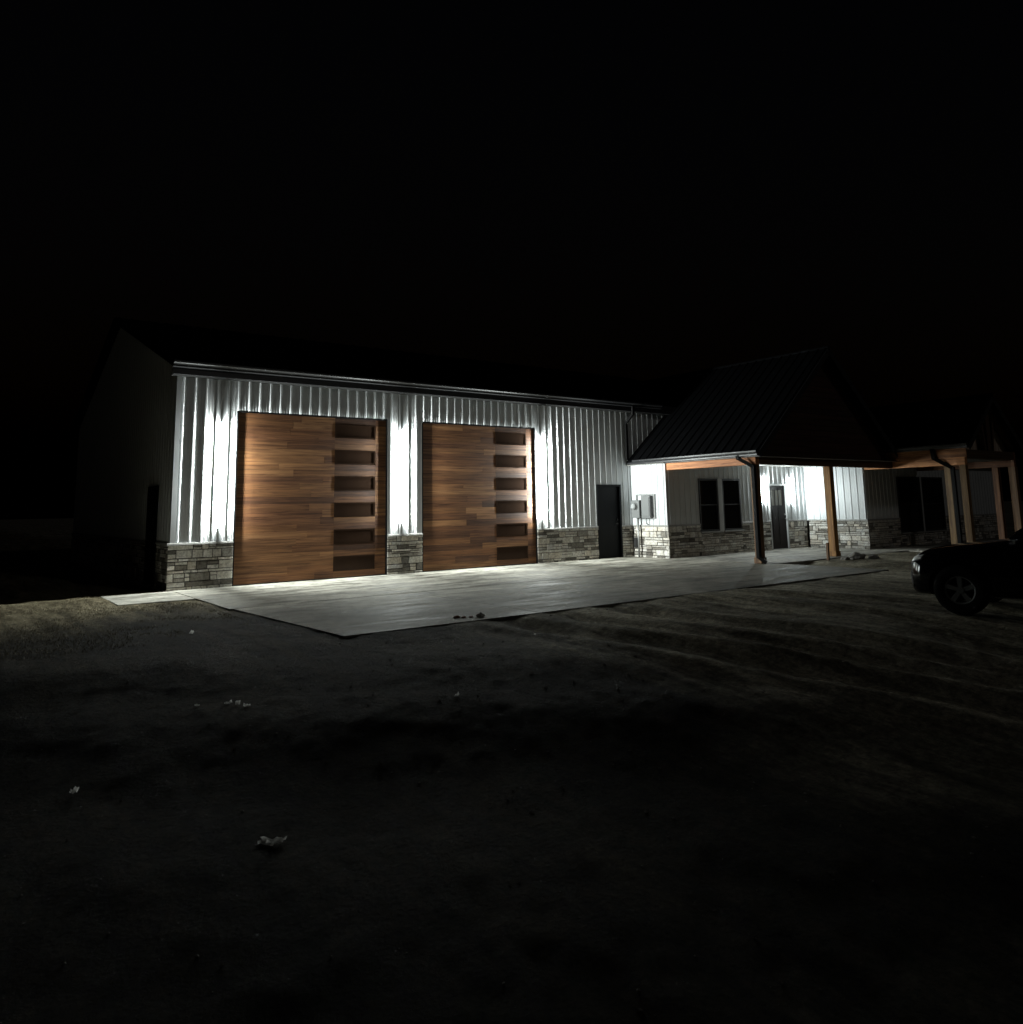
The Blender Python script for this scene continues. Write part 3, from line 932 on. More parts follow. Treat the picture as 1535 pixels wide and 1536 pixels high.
# ================================================================== SETTING
def sm(a, b, x):
    t = np.clip((x - a) / (b - a), 0, 1)
    return t * t * (3 - 2 * t)
_rng = np.random.default_rng(4)
def vnoise(x, y, seed):
    """smooth value noise on arrays"""
    xi, yi = np.floor(x).astype(int), np.floor(y).astype(int)
    fx, fy = x - xi, y - yi
    fx, fy = fx * fx * (3 - 2 * fx), fy * fy * (3 - 2 * fy)
    def h(a, b):
        n = (a * 374761393 + b * 668265263 + seed * 974711) & 0x7fffffff
        n = (n ^ (n >> 13)) * 1274126177 & 0x7fffffff
        return ((n ^ (n >> 16)) & 0xffff) / 65535.0
    return (h(xi, yi) * (1 - fx) + h(xi + 1, yi) * fx) * (1 - fy) + (h(xi, yi + 1) * (1 - fx) + h(xi + 1, yi + 1) * fx) * fy
def fbm(x, y, seed, oct=5, gain=0.5):
    s, a = 0, 1.0
    for o in range(oct):
        s = s + a * (vnoise(x * 2 ** o, y * 2 ** o, seed + o * 17) - 0.5)
        a *= gain
    return s
def ground_z(x, y):
    x, y = np.asarray(x, float), np.asarray(y, float)
    z = np.full(np.broadcast(x, y).shape, -0.018)
    right = sm(2.6, 6.0, x)
    # soil banked low along the slab's front-left edge, then falling towards the viewer
    z = z - 0.05 * sm(-7.4, -8.4, y) * (1 - right)
    s = -(y + 6.6 + 0.55 * (x + 3.2)) / 1.14
    z = z - (1 - 0.75 * right) * (0.105 * np.clip(s, 0, 6.0) * sm(0.0, 1.5, s))
    s2 = -(y + 9.4 + 0.62 * (x + 1.8)) / 1.17
    z = z + 0.035 * np.exp(-(s2 / 0.6) ** 2) - 0.05 * np.exp(-((s2 - 1.2) / 0.8) ** 2)
    z = z - 0.22 * right * sm(-10.5, -14.5, y)
    # wheel ruts leaving the driveway
    dr = (x - 0.16 * (-7.6 - y))
    fade = sm(-7.3, -8.3, y) * (1 - sm(-13.0, -16, y))
    for c, d_, w in ((2.9, 0.06, 0.26), (4.5, 0.06, 0.26), (6.1, 0.045, 0.3), (7.6, 0.04, 0.3), (3.7, 0.035, 0.2)):
        q = (dr - c - 0.25 * np.sin(y * 0.5 + c)) / w
        z = z + fade * d_ * (-np.exp(-q * q) + 0.6 * np.exp(-(np.abs(q) - 1.6) ** 2 * 2.5))
    # trench beside the slab, under the porch corner
    z = z - 0.13 * sm(13.05, 13.3, x) * (1 - sm(14.0, 15.2, x)) * sm(-4.6, -4.9, y) * sm(-9.5, -8.0, y)
    z = z + 0.028 * fbm(x * 0.7, y * 0.7, 3) + 0.016 * fbm(x * 3.1, y * 3.1, 5) + 0.010 * fbm(x * 11, y * 11, 9, 3)
    # soil lies just under the slab's edge outside, and well below it inside
    left = 0.05 + 0.28 * np.clip((-1.8 - y) / 5.75, 0, 1)
    d1 = np.minimum(np.minimum(x - left, 13.32 - x), np.minimum(y + 7.56, 20 - y))
    d2 = np.minimum(np.minimum(x + 1.22, 13.3 - x), np.minimum(y + 1.8, 20 - y))
    d3 = np.minimum(np.minimum(x - 13.3, 29.5 - x), np.minimum(y + 4.76, 20 - y))
    d4 = np.minimum(np.minimum(x - 19.9, 29.5 - x), np.minimum(y + 6.8, 20 - y))
    dd = np.maximum(np.maximum(d1, d2), np.maximum(d3, d4))
    near = np.clip(1 + dd / 0.7, 0, 1)
    z = np.where(dd > -0.7, np.minimum(z, -0.010 + (1 - near) * 0.08), z)
    z = np.where(dd > 0.07, -0.06, z)
    return z
def axis(lo, hi, f0, f1, fine):
    mid = np.arange(f0, f1 + 1e-6, fine)
    out = []
    d, p = fine, f1
    while p < hi:
        d *= 1.16; p += d; out.append(min(p, hi))
    left = []
    d, p = fine, f0
    while p > lo:
        d *= 1.16; p -= d; left.append(max(p, lo))
    return np.array(left[::-1] + list(mid) + out)
xs_, ys_ = axis(-400, 400, -7.0, 16.5, 0.065), axis(-400, 400, -16.6, 1.0, 0.065)
GX, GY = np.meshgrid(xs_, ys_)
GZ = ground_z(GX, GY)
far = np.maximum(np.abs(GX - 4), np.abs(GY + 6))
GZ = np.where(far > 60, -0.2, GZ)
nx, ny = len(xs_), len(ys_)
me = bpy.data.meshes.new('ground')
idx = np.arange(nx * ny).reshape(ny, nx)
q = np.stack([idx[:-1, :-1], idx[:-1, 1:], idx[1:, 1:], idx[1:, :-1]], -1).reshape(-1, 4)
me.vertices.add(nx * ny)
me.vertices.foreach_set('co', np.stack([GX, GY, GZ], -1).astype(np.float32).ravel())
me.loops.add(q.size); me.loops.foreach_set('vertex_index', q.astype(np.int32).ravel())
me.polygons.add(len(q)); me.polygons.foreach_set('loop_start', np.arange(0, q.size, 4, dtype=np.int32))
me.update(calc_edges=True); me.validate()
me.polygons.foreach_set('use_smooth', np.ones(len(q), dtype=bool))
me.materials.append(M['dirt'])
g = bpy.data.objects.new('ground', me); COL.objects.link(g); tag(g, kind='structure')

# driveway slab: three pours wide, two deep, tooled joints between, slightly wavy edge
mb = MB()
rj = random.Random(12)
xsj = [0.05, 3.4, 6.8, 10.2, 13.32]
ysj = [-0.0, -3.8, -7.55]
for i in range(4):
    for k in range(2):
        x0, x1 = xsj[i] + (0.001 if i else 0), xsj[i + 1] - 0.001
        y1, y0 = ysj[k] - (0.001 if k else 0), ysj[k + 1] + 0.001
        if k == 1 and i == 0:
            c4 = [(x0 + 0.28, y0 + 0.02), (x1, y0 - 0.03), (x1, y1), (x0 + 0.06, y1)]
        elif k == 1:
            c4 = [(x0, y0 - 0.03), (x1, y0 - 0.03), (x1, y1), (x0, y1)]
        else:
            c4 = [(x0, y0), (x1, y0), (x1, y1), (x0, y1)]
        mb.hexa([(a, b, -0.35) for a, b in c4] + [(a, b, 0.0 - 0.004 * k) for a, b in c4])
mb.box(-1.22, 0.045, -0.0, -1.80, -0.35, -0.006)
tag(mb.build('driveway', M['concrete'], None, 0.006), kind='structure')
mb = MB()
for a, b in ((13.33, 16.6), (16.61, 19.9)):
    mb.box(a, b, YA + 0.05, YP - 0.36, -0.35, 0.004)
for a, b in ((19.91, 23.7), (23.71, 29.5)):
    mb.box(a, b, YB + 0.05, YG - 0.3, -0.35, 0.004)
mb.box(13.0, 13.325, YA + 0.05, YA - 0.02, -0.35, -0.004)
tag(mb.build('porch_floor', M['porch_concrete'], None, 0.006), kind='structure')

# ------------------------------------------------------------------ small loose things
def gz1(x, y):
    return float(ground_z(np.array([x]), np.array([y]))[0])
def lump(name, loc, r, sq, mat, seed, label, cat, group=None, sub=3, amp=0.35, freq=1.6):
    bm = bmesh.new()
    bmesh.ops.create_icosphere(bm, subdivisions=sub, radius=1.0)
    off = Vector((seed * 3.7, seed * 1.3, seed * 0.7))
    for v in bm.verts:
        p = v.co.copy()
        k = 1 + amp * noise.noise(p * freq + off) + amp * 0.5 * noise.noise(p * freq * 2.7 + off)
        v.co = Vector((p.x * r[0] * k, p.y * r[1] * k, p.z * r[2] * k))
        if v.co.z < -r[2] * sq:
            v.co.z = -r[2] * sq
    me = bpy.data.meshes.new(name)
    bm.to_mesh(me); bm.free()
    me.materials.append(M[mat])
    o = bpy.data.objects.new(name, me); COL.objects.link(o)
    o.location = (loc[0], loc[1], loc[2] + r[2] * sq * 0.8)
    return tag(o, label, cat, group)
def litter(loc, size, rz, seed, label, group='scraps of pale litter in the yard'):
    """crumpled paper: a folded, creased sheet with real height"""
    rnd = random.Random(seed)
    bm = bmesh.new()
    n = 9
    vs = []
    for i in range(n):
        for j in range(n):
            u, v = i / (n - 1) - 0.5, j / (n - 1) - 0.5
            k = noise.noise(Vector((u * 4 + seed, v * 4, seed * 0.37)))
            k2 = noise.noise(Vector((u * 9 + seed, v * 9, seed * 1.37)))
            x = u * size[0] * (1 + 0.35 * k); y = v * size[1] * (1 + 0.35 * k2)
            z = size[2] * (0.55 + 0.75 * k + 0.55 * k2 + 0.8 * max(0.0, u) - 0.7 * abs(v))
            vs.append(bm.verts.new((x, y, max(0.002, z))))
    for i in range(n - 1):
        for j in range(n - 1):
            bm.faces.new((vs[i * n + j], vs[(i + 1) * n + j], vs[(i + 1) * n + j + 1], vs[i * n + j + 1]))
    me = bpy.data.meshes.new('paper_scrap'); bm.to_mesh(me); bm.free()
    me.materials.append(M['paper'])
    o = bpy.data.objects.new('paper_scrap', me); COL.objects.link(o)
    o.location = loc; o.rotation_euler.z = rz
    return tag(o, label, 'litter', group)
CF = Vector((math.sin(0.6393) * math.cos(0.143), math.cos(0.6393) * math.cos(0.143), math.sin(0.143)))
for (x, y, s, rz, sd, lab) in (
        (-2.0, -11.65, (0.19, 0.10, 0.045), -0.75, 3, 'largest pale crumpled scrap, lying alone in the dark near yard'),
        (-1.55, -9.19, (0.07, 0.06, 0.030), 0.2, 5, 'left scrap of the tight litter cluster in the mid yard'),
        (-1.49, -9.27, (0.06, 0.05, 0.035), 1.2, 6, 'middle scrap of the tight litter cluster in the mid yard'),
        (-1.44, -9.37, (0.07, 0.04, 0.028), 2.2, 7, 'right scrap of the tight litter cluster in the mid yard'),
        (-1.79, -9.07, (0.05, 0.04, 0.022), 2.0, 8, 'tiny pale scrap just left of the litter cluster'),
        (-2.89, -10.13, (0.055, 0.05, 0.045), 0.5, 9, 'small pale scrap far left in the dark near yard'),
        (0.20, -10.32, (0.055, 0.035, 0.028), 0.3, 10, 'small pale scrap right of the litter cluster, mid yard'),
        (-1.06, -5.93, (0.06, 0.05, 0.045), 0.9, 12, 'pale scrap on the dirt below the left end of the apron')):
    litter((x, y, gz1(x, y) + 0.002), tuple(0.8 * q for q in s), rz, sd, lab)
lump('stone', (2.50, -7.33, -0.004), (0.06, 0.05, 0.035), 0.75, 'pale_stone', 2, 'pale stone on the front edge of the driveway slab', 'stone', sub=3)
for k, (dx, dy, r_) in enumerate(((-0.30, 0.16, 0.05), (-0.22, 0.10, 0.035), (-0.12, 0.06, 0.03))):
    lump('dirt_clod', (2.50 + dx, -7.33 + dy, -0.004), (r_ * 1.1, r_ * 0.8, r_ * 0.4), 0.7, 'clod', 5 + k,
         ('largest reddish clod left of the pale stone on the slab edge', 'middle reddish clod between the largest clod and the pale stone', 'smallest reddish clod right beside the pale stone')[k], 'clod', 'reddish clods on the slab edge')
for k, (x, y, r_) in enumerate(((16.05, -5.30, (0.24, 0.18, 0.12)), (15.55, -5.25, (0.13, 0.11, 0.06)), (16.5, -5.5, (0.15, 0.12, 0.07)))):
    lump('rock', (x, y, gz1(x, y)), r_, 0.6, 'rock', 21 + k,
         ('largest grey rock in the dirt right of the second porch post', 'small grey rock beside the wooden stake in front of the porch', 'grey rock in the dirt farthest right in front of the porch')[k], 'rock', 'rocks in the dirt before the porch')
mb = MB()
gx_, gy_ = 15.29, -4.92
zg = gz1(gx_, gy_)
mb.hexa([(gx_ - 0.035, gy_ - 0.03, zg - 0.1), (gx_ + 0.035, gy_ - 0.03, zg - 0.1), (gx_ + 0.035, gy_ + 0.03, zg - 0.1), (gx_ - 0.035, gy_ + 0.03, zg - 0.1),
         (gx_ - 0.028, gy_ - 0.035, zg + 0.46), (gx_ + 0.042, gy_ - 0.035, zg + 0.46), (gx_ + 0.042, gy_ + 0.025, zg + 0.45), (gx_ - 0.028, gy_ + 0.025, zg + 0.45)], (0.15, 0.08, 0.04))
tag(mb.build('wooden_stake', M['post_wood'], None, 0.004, loc=(gx_, gy_, zg)), 'short brown wooden stake in the dirt beside the second porch post', 'stake')

# loose gravel and dry grass: nobody could count them
def scatter_pebbles(n):
    rg = np.random.default_rng(8)
    V, F = [], []
    base = [(1, 0, 0), (-1, 0, 0), (0, 1, 0), (0, -1, 0), (0, 0, 1), (0, 0, -1)]
    tri = [(0, 2, 4), (2, 1, 4), (1, 3, 4), (3, 0, 4), (2, 0, 5), (1, 2, 5), (3, 1, 5), (0, 3, 5)]
    x = np.concatenate([rg.uniform(-5, 16, n // 2), rg.normal(0.5, 2.5, n - n // 2)])
    y = np.concatenate([rg.uniform(-14.5, -7.7, n // 2), rg.uniform(-14.5, -7.7, n - n // 2)])
    k = rg.random(n) < 0.25
    y = np.where(k & (x < 0.0), rg.uniform(-7.7, -1.9, n), y)
    z = ground_z(x, y)
    s = np.clip(rg.lognormal(-4.9, 0.4, n), 0.004, 0.018)
    for i in range(n):
        a = rg.uniform(0, 6.28); ca, sa = math.cos(a), math.sin(a)
        sx, sy, sz = s[i] * rg.uniform(0.8, 1.4), s[i] * rg.uniform(0.7, 1.0), s[i] * rg.uniform(0.45, 0.8)
        o = len(V)
        for b in base:
            j = 1 + rg.uniform(-0.25, 0.25)
            px, py = b[0] * sx * j, b[1] * sy * j
            V.append((x[i] + px * ca - py * sa, y[i] + px * sa + py * ca, z[i] + sz * 0.4 + b[2] * sz * j))
        F += [tuple(o + q for q in t) for t in tri]
    me = bpy.data.meshes.new('gravel'); me.from_pydata(V, [], F); me.materials.append(M['pebble'])
    o = bpy.data.objects.new('gravel', me); COL.objects.link(o)
    tag(o, kind='stuff')
scatter_pebbles(700)
def scatter_grass(n):
    rg = np.random.default_rng(15)
    V, F = [], []
    x = -0.1 - np.abs(rg.normal(0, 3.2, n)); y = rg.uniform(-6.5, 1.5, n)
    dens = fbm(x * 0.8, y * 0.8, 77) + 0.5 * fbm(x * 3, y * 3, 78)
    slab = (x > -1.3) & (y > -1.9)
    keep = (dens > -0.12) & ~slab
    x, y = x[keep], y[keep]
    z = ground_z(x, y)
    for i in range(len(x)):
        a = rg.uniform(0, 6.28); h = rg.uniform(0.008, 0.035); w = rg.uniform(0.0015, 0.004)
        lx, ly = rg.normal(0, 0.5) * h, rg.normal(0, 0.5) * h
        ca, sa = math.cos(a) * w, math.sin(a) * w
        o = len(V)
        V += [(x[i] - ca, y[i] - sa, z[i] - 0.005), (x[i] + ca, y[i] + sa, z[i] - 0.005), (x[i] + lx * 0.5 + ca * 0.6, y[i] + ly * 0.5 + sa * 0.6, z[i] + h * 0.6),
              (x[i] + lx * 0.5 - ca * 0.6, y[i] + ly * 0.5 - sa * 0.6, z[i] + h * 0.6), (x[i] + lx, y[i] + ly, z[i] + h)]
        F += [(o, o + 1, o + 2, o + 3), (o + 3, o + 2, o + 4)]
    me = bpy.data.meshes.new('dry_grass'); me.from_pydata(V, [], F); me.materials.append(M['straw'])
    o = bpy.data.objects.new('dry_grass', me); COL.objects.link(o)
    tag(o, kind='stuff')
scatter_grass(30000)

# ================================================================== CAR
def build_car():
    car = thing('parked_car', 'black parked SUV facing the garage, its headlight and chrome catching the light', 'car')
    # local frame: +x forward, front axle at x=0, z=0 on the ground, y>0 is the car's left
    HW = 0.90
    st = [  # x, half width, z bottom, z waist, z top at the centre, width factor at the top
(0.69, 0.58, 0.30, 0.50, 0.66, 0.86), (0.655, 0.70, 0.24, 0.53, 0.75, 0.86), (0.57, 0.82, 0.22, 0.56, 0.83, 0.84), (0.42, 0.885, 0.22, 0.60, 0.895, 0.83),
        (0.0, 0.91, 0.22, 0.65, 0.95, 0.84), (-0.45, 0.91, 0.22, 0.68, 1.00, 0.87), (-0.80, 0.91, 0.22, 0.70, 1.06, 0.91),
        (-1.6, 0.91, 0.22, 0.71, 1.09, 0.95), (-2.5, 0.91, 0.22, 0.73, 1.10, 0.95), (-3.1, 0.91, 0.24, 0.75, 1.12, 0.94), (-3.55, 0.87, 0.28, 0.76, 1.12, 0.92), (-3.72, 0.80, 0.34, 0.74, 1.08, 0.9)]
    bm = bmesh.new()
    rings = []
    for (x, w, zb, zw, zt, k) in st:
        half = [(0.0, zb), (w * 0.80, zb), (w * 0.965, zb + 0.07), (w * 1.0, (zb + zw) / 2 + 0.05), (w * 0.995, zw), (w * 0.965, zw + (zt - zw) * 0.55), (w * k, zt - 0.045), (w * k * 0.72, zt - 0.008), (0.0, zt)]
        ring = [bm.verts.new((x, y, z)) for y, z in half] + [bm.verts.new((x, -y, z)) for y, z in reversed(half[1:-1])]
        rings.append(ring)
    n = len(rings[0])
    for a, b in zip(rings, rings[1:]):
        for j in range(n):
            bm.faces.new((a[j], a[(j + 1) % n], b[(j + 1) % n], b[j]))
    bm.faces.new(rings[0]); bm.faces.new(list(reversed(rings[-1])))
    bmesh.ops.recalc_face_normals(bm, faces=bm.faces)
    me = bpy.data.meshes.new('body'); bm.to_mesh(me); bm.free()
    body = bpy.data.objects.new('body', me); COL.objects.link(body)
    sub = body.modifiers.new('s', 'SUBSURF'); sub.levels = sub.render_levels = 2
    cutters = []
    for ax in (0.0, -2.70):
        bmc = bmesh.new()
        bmesh.ops.create_cone(bmc, cap_ends=True, segments=40, radius1=0.40, radius2=0.40, depth=2.6, matrix=Matrix.Translation((ax, 0, 0.34)) @ Matrix.Rotation(math.pi / 2, 4, 'X'))
        mc = bpy.data.meshes.new('cut'); bmc.to_mesh(mc); bmc.free()
        oc = bpy.data.objects.new('cut', mc); COL.objects.link(oc); cutters.append(oc)
        bo = body.modifiers.new('b', 'BOOLEAN'); bo.object = oc; bo.operation = 'DIFFERENCE'; bo.solver = 'EXACT'
    dg = bpy.context.evaluated_depsgraph_get()
    m2 = bpy.data.meshes.new_from_object(body.evaluated_get(dg))
    body.modifiers.clear(); body.data = m2
    m2.materials.clear(); m2.materials.append(M['car_paint'])
    for p in m2.polygons: p.use_smooth = len(p.vertices) == 4
    for oc in cutters: bpy.data.objects.remove(oc)
    body.parent = car
    # inner wheel housings
    mb = MB(); mb.box(-3.3, 0.55, -0.60, 0.60, 0.26, 0.66)
    mb.build('underbody', M['black_plastic'], car)
    # cabin
    bm = bmesh.new()
    cs = [(-0.62, 0.76, 1.03, 0.70, 1.06), (-1.05, 0.80, 1.04, 0.68, 1.36), (-1.45, 0.82, 1.05, 0.64, 1.60), (-1.9, 0.83, 1.06, 0.62, 1.675), (-2.7, 0.83, 1.06, 0.62, 1.67), (-3.25, 0.81, 1.07, 0.61, 1.62), (-3.50, 0.78, 1.08, 0.60, 1.48), (-3.66, 0.74, 1.07, 0.66, 1.12)]
    rings = []
    for (x, wb, z0, wt, z1) in cs:
        half = [(0, z0 - 0.05), (wb, z0 - 0.02), (wb * 0.985, z0 + (z1 - z0) * 0.15), (wt + (wb - wt) * 0.22, z0 + (z1 - z0) * 0.80), (wt * 0.94, z1 - 0.02), (wt * 0.6, z1), (0, z1 + 0.008)]
        rings.append([bm.verts.new((x, y, z)) for y, z in half] + [bm.verts.new((x, -y, z)) for y, z in reversed(half[1:-1])])
    n = len(rings[0])
    for a, b in zip(rings, rings[1:]):
        for j in range(n): bm.faces.new((a[j], a[(j + 1) % n], b[(j + 1) % n], b[j]))
    bm.faces.new(rings[0]); bm.faces.new(list(reversed(rings[-1])))
    bmesh.ops.recalc_face_normals(bm, faces=bm.faces)
    bmesh.ops.subdivide_edges(bm, edges=bm.edges[:], cuts=1, use_grid_fill=True, smooth=0.6)
    me = bpy.data.meshes.new('cabin'); bm.to_mesh(me); bm.free()
    for p in me.polygons: p.use_smooth = True
    me.materials.append(M['car_paint'])
    cab = bpy.data.objects.new('cabin', me); COL.objects.link(cab); cab.parent = car
    def pane(name, pts, par=cab, t=0.008, mat='car_glass'):
        pts = [Vector(p) for p in pts]
        nn = (pts[1] - pts[0]).cross(pts[-1] - pts[0]).normalized()
        mb = MB()
        i = len(pts)
        for s in (0, 1):
            for p in pts: mb.v.append(tuple(p + nn * t * s))
        mb.f.append(tuple(range(i))); mb.f.append(tuple(range(2 * i - 1, i - 1, -1))); mb.c += [None, None]
        for j in range(i):
            mb.f.append((j, (j + 1) % i, i + (j + 1) % i, i + j)); mb.c.append(None)
        return mb.build(name, M[mat], par)
    for s in (1, -1):
        yb, yt = 0.835, 0.705
        for q in ([(-1.02, yb, 1.12), (-1.78, yb + .005, 1.12), (-1.78, yt, 1.54), (-1.50, yt, 1.53)],
                  [(-1.84, yb + .005, 1.12), (-2.62, yb + .005, 1.13), (-2.62, yt, 1.545), (-1.84, yt, 1.545)],
                  [(-2.70, yb + .005, 1.13), (-3.34, yb - .02, 1.15), (-3.22, yt, 1.51), (-2.70, yt, 1.545)]):
            pane('side_window', [(a, b * s, c) for a, b, c in q])
    pane('windshield', [(-0.66, -0.70, 1.10), (-0.66, 0.70, 1.10), (-1.44, 0.58, 1.615), (-1.44, -0.58, 1.615)], t=0.01)
    pane('rear_window', [(-3.70, 0.64, 1.16), (-3.70, -0.64, 1.16), (-3.53, -0.54, 1.50), (-3.53, 0.54, 1.50)], t=0.01)
    # wheels
    for ax in (0.0, -2.70):
        for s in (1, -1):
            yo = 0.885 * s
            mb = MB()
            prof = [(0.188, 0.0), (0.198, 0.012), (0.275, 0.012), (0.325, 0.002), (0.340, -0.025), (0.341, -0.11), (0.340, -0.195), (0.325, -0.220), (0.195, -0.215), (0.186, -0.19)]
            k = 48
            for (r, d) in prof:
                for j in range(k):
                    a = 2 * math.pi * j / k
                    mb.v.append((ax + r * math.cos(a), yo + d * s, 0.34 + r * math.sin(a)))
            for i in range(len(prof) - 1):
                for j in range(k):
                    mb.f.append((i * k + j, i * k + (j + 1) % k, (i + 1) * k + (j + 1) % k, (i + 1) * k + j)); mb.c.append(None)
            whl = mb.build('wheel', M['rubber'], car, smooth=True)
            mb = MB()
            prof = [(0.192, 0.004), (0.187, 0.012), (0.172, 0.006), (0.165, -0.02), (0.163, -0.18)]
            for (r, d) in prof:
                for j in range(k):
                    a = 2 * math.pi * j / k
                    mb.v.append((ax + r * math.cos(a), yo + d * s, 0.34 + r * math.sin(a)))
            for i in range(len(prof) - 1):
                for j in range(k):
                    mb.f.append((i * k + j, i * k + (j + 1) % k, (i + 1) * k + (j + 1) % k, (i + 1) * k + j)); mb.c.append(None)
            for q in range(5):
                a = 2 * math.pi * q / 5 + 0.3
                ca, sa = math.cos(a), math.sin(a)
                def pt(r, w, d): return (ax + r * ca - w * sa, yo + d * s, 0.34 + r * sa + w * ca)
                mb.hexa([pt(0.03, -0.030, -0.035), pt(0.174, -0.044, -0.03), pt(0.174, 0.044, -0.03), pt(0.03, 0.030, -0.035),
                         pt(0.03, -0.026, 0.004), pt(0.176, -0.032, 0.008), pt(0.176, 0.032, 0.008), pt(0.03, 0.026, 0.004)])
            mb.tube([(ax, yo - 0.04 * s, 0.34), (ax, yo + 0.010 * s, 0.34)], 0.045, 20)
            mb.build('rim', M['rim'], whl)
            mb = MB(); mb.tube([(ax, yo - 0.10 * s, 0.34), (ax, yo - 0.075 * s, 0.34)], 0.15, 28)
            mb.build('brake_disc', M['black_plastic'], whl)
    # front end: lamps and trim laid on the body's own surface
    from mathutils.bvhtree import BVHTree
    bvh = BVHTree.FromPolygons([v.co for v in m2.vertices], [tuple(p.vertices) for p in m2.polygons])
    def conform(name, a0, a1, zlo, zhi, mat, par, sgn=1, out=0.008, na=9, nz=5, thick=0.03):
        mb = MB()
        P = [[None] * nz for _ in range(na)]
        for i in range(na):
            t = i / (na - 1)
            th = R(a0 + (a1 - a0) * t)
            for k in range(nz):
                u = k / (nz - 1)
                zz = (zlo[0] + (zlo[1] - zlo[0]) * t) * (1 - u) + (zhi[0] + (zhi[1] - zhi[0]) * t) * u
                d = Vector((math.cos(th), math.sin(th) * sgn, 0))
                hit = bvh.ray_cast(Vector((0.0, 0, zz)) + d * 3, -d)
                q = hit[0] if hit[0] is not None else Vector((0, 0, zz)) + d * 0.7
                P[i][k] = (q + d * out, q - d * thick)
        for i in range(na - 1):
            for k in range(nz - 1):
                mb.face([P[i][k][0], P[i + 1][k][0], P[i + 1][k + 1][0], P[i][k + 1][0]])
        for i in range(na - 1):
            for k in (0, nz - 1):
                mb.face([P[i][k][0], P[i + 1][k][0], P[i + 1][k][1], P[i][k][1]])
        for k in range(nz - 1):
            for i in (0, na - 1):
                mb.face([P[i][k][0], P[i][k + 1][0], P[i][k + 1][1], P[i][k][1]])
        return mb.build(name, M[mat], par)
    gr = conform('grille', -24, 24, (0.56, 0.56), (0.735, 0.735), 'black_plastic', car, out=0.006, na=15)
    conform('grille_bar', -24, 24, (0.635, 0.635), (0.655, 0.655), 'chrome', gr, out=0.014, na=15)
    conform('grille_surround', -25, 25, (0.736, 0.736), (0.755, 0.755), 'chrome', gr, out=0.012, na=15)
    conform('bumper_bar', -38, 38, (0.285, 0.285), (0.315, 0.315), 'chrome', car, out=0.010, na=19)
    for s in (1, -1):
        hl = conform('headlight', 27, 60, (0.60, 0.735), (0.70, 0.815), 'black_plastic', car, s, out=0.004)
        conform('lens', 28, 41, (0.61, 0.655), (0.695, 0.735), 'headlamp', hl, s, out=0.012)
        conform('lens', 44, 58.5, (0.69, 0.745), (0.755, 0.805), 'headlamp', hl, s, out=0.012)
        fg = conform('fog_light', 30, 50, (0.39, 0.39), (0.54, 0.56), 'black_plastic', car, s, out=0.004)
        conform('fog_trim', 30, 36, (0.40, 0.41), (0.53, 0.54), 'chrome', fg, s, out=0.012)
        conform('lens', 40, 47, (0.45, 0.46), (0.53, 0.54), 'headlamp', fg, s, out=0.012)
        conform('corner_trim', 33, 50, (0.33, 0.345), (0.365, 0.385), 'chrome', car, s, out=0.012)
        # mirror, handles, tail lamps
        bm = bmesh.new(); bmesh.ops.create_uvsphere(bm, u_segments=20, v_segments=12, radius=1.0)
        for v in bm.verts:
            v.co = Vector((v.co.x * 0.10 - 0.93, v.co.y * 0.125 + 1.01 * s, v.co.z * 0.085 + 1.12))
        me = bpy.data.meshes.new('side_mirror'); bm.to_mesh(me); bm.free()
        for p in me.polygons: p.use_smooth = True
        me.materials.append(M['car_paint'])
        mo = bpy.data.objects.new('side_mirror', me); COL.objects.link(mo); mo.parent = car
        mb = MB(); mb.bar((-0.93, 0.83 * s, 1.08), (-0.93, 0.95 * s, 1.10), 0.05, 0.04)
        mb.build('mirror_arm', M['car_paint'], mo)
        mb = MB(); mb.bar((-0.855, 0.93 * s, 1.135), (-0.845, 1.09 * s, 1.135), 0.02, 0.022)
        mb.build('turn_signal', M['chrome'], mo)
        for hx in (-1.65, -2.50):
            mb = MB(); mb.bar((hx, 0.925 * s, 0.94), (hx - 0.18, 0.925 * s, 0.94), 0.03, 0.03)
            mb.build('door_handle', M['car_paint'], car, 0.006)
        mb = MB(); mb.box(-3.72, -3.60, 0.66 * s, 0.84 * s, 0.86, 1.10)
        mb.build('tail_light', M['lamp_red'], car, 0.02)
    return car
car = build_car()
car.location = (7.62, -11.58, -0.055)
CARDIR = (-0.21, 0.978)
ang = math.atan2(CARDIR[1], CARDIR[0])
car.rotation_euler.z = ang
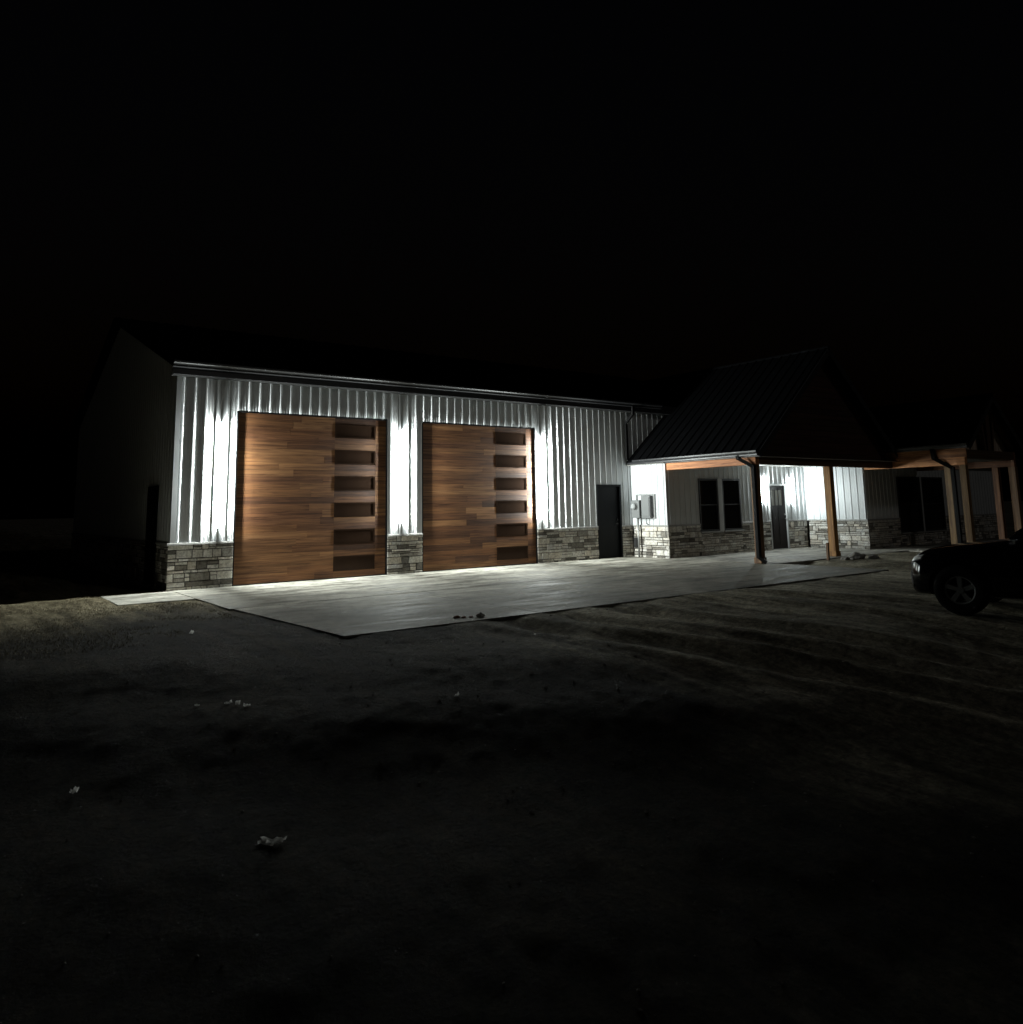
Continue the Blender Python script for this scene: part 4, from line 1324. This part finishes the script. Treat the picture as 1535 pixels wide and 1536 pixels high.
# the near (left) front wheel, not the middle of the axle, stands on the measured point
off = Matrix.Rotation(ang, 3, 'Z') @ Vector((0, 0.885, 0))
car.location.x -= off.x; car.location.y -= off.y

# ================================================================== SKY, LIGHT, CAMERA
w = bpy.data.worlds.new('World'); SC.world = w
w.use_nodes = True
nt = w.node_tree
bg = nt.nodes['Background']
sky = nt.nodes.new('ShaderNodeTexSky')
sky.sky_type = 'NISHITA'; sky.sun_disc = False
sky.sun_elevation = R(-3.0); sky.sun_rotation = R(200)
nt.links.new(sky.outputs['Color'], bg.inputs['Color'])
bg.inputs['Strength'].default_value = 0.006

sd = bpy.data.lights.new('moon', 'SUN')
sd.energy = 0.02; sd.angle = R(4); sd.color = (1.0, 0.97, 0.92)
so = bpy.data.objects.new('moon', sd); COL.objects.link(so)
so.rotation_euler = Vector((-0.22, 0.88, -0.40)).to_track_quat('-Z', 'Y').to_euler()

cd = bpy.data.cameras.new('camera')
cam = bpy.data.objects.new('camera', cd); COL.objects.link(cam)
yaw, pit, rol = 0.6393, 0.143, -0.0181
F = Vector((math.sin(yaw), math.cos(yaw), 0)); Rr = Vector((math.cos(yaw), -math.sin(yaw), 0)); U = Vector((0, 0, 1))
F, U = math.cos(pit) * F + math.sin(pit) * U, math.cos(pit) * U - math.sin(pit) * F
Rr, U = math.cos(rol) * Rr + math.sin(rol) * U, math.cos(rol) * U - math.sin(rol) * Rr
mw = Matrix((Rr, U, -F)).transposed().to_4x4()
mw.translation = CAM
cam.matrix_world = mw
cd.sensor_fit = 'HORIZONTAL'; cd.sensor_width = 36.0
cd.lens = 36.0 * 1151.69 / 1535.0
cd.shift_y = -(768 - 593.94) / 1535.0
cd.clip_end = 2000
SC.camera = cam

SC.view_settings.view_transform = 'Standard'
SC.view_settings.look = 'None'
SC.view_settings.exposure = 1.12
SC.view_settings.gamma = 1.0
SC.cycles.use_denoising = True
SC.cycles.max_bounces = 4
SC.cycles.sample_clamp_indirect = 3.0
SC.cycles.use_adaptive_sampling = False
SC.cycles.caustics_reflective = False
SC.cycles.caustics_refractive = False
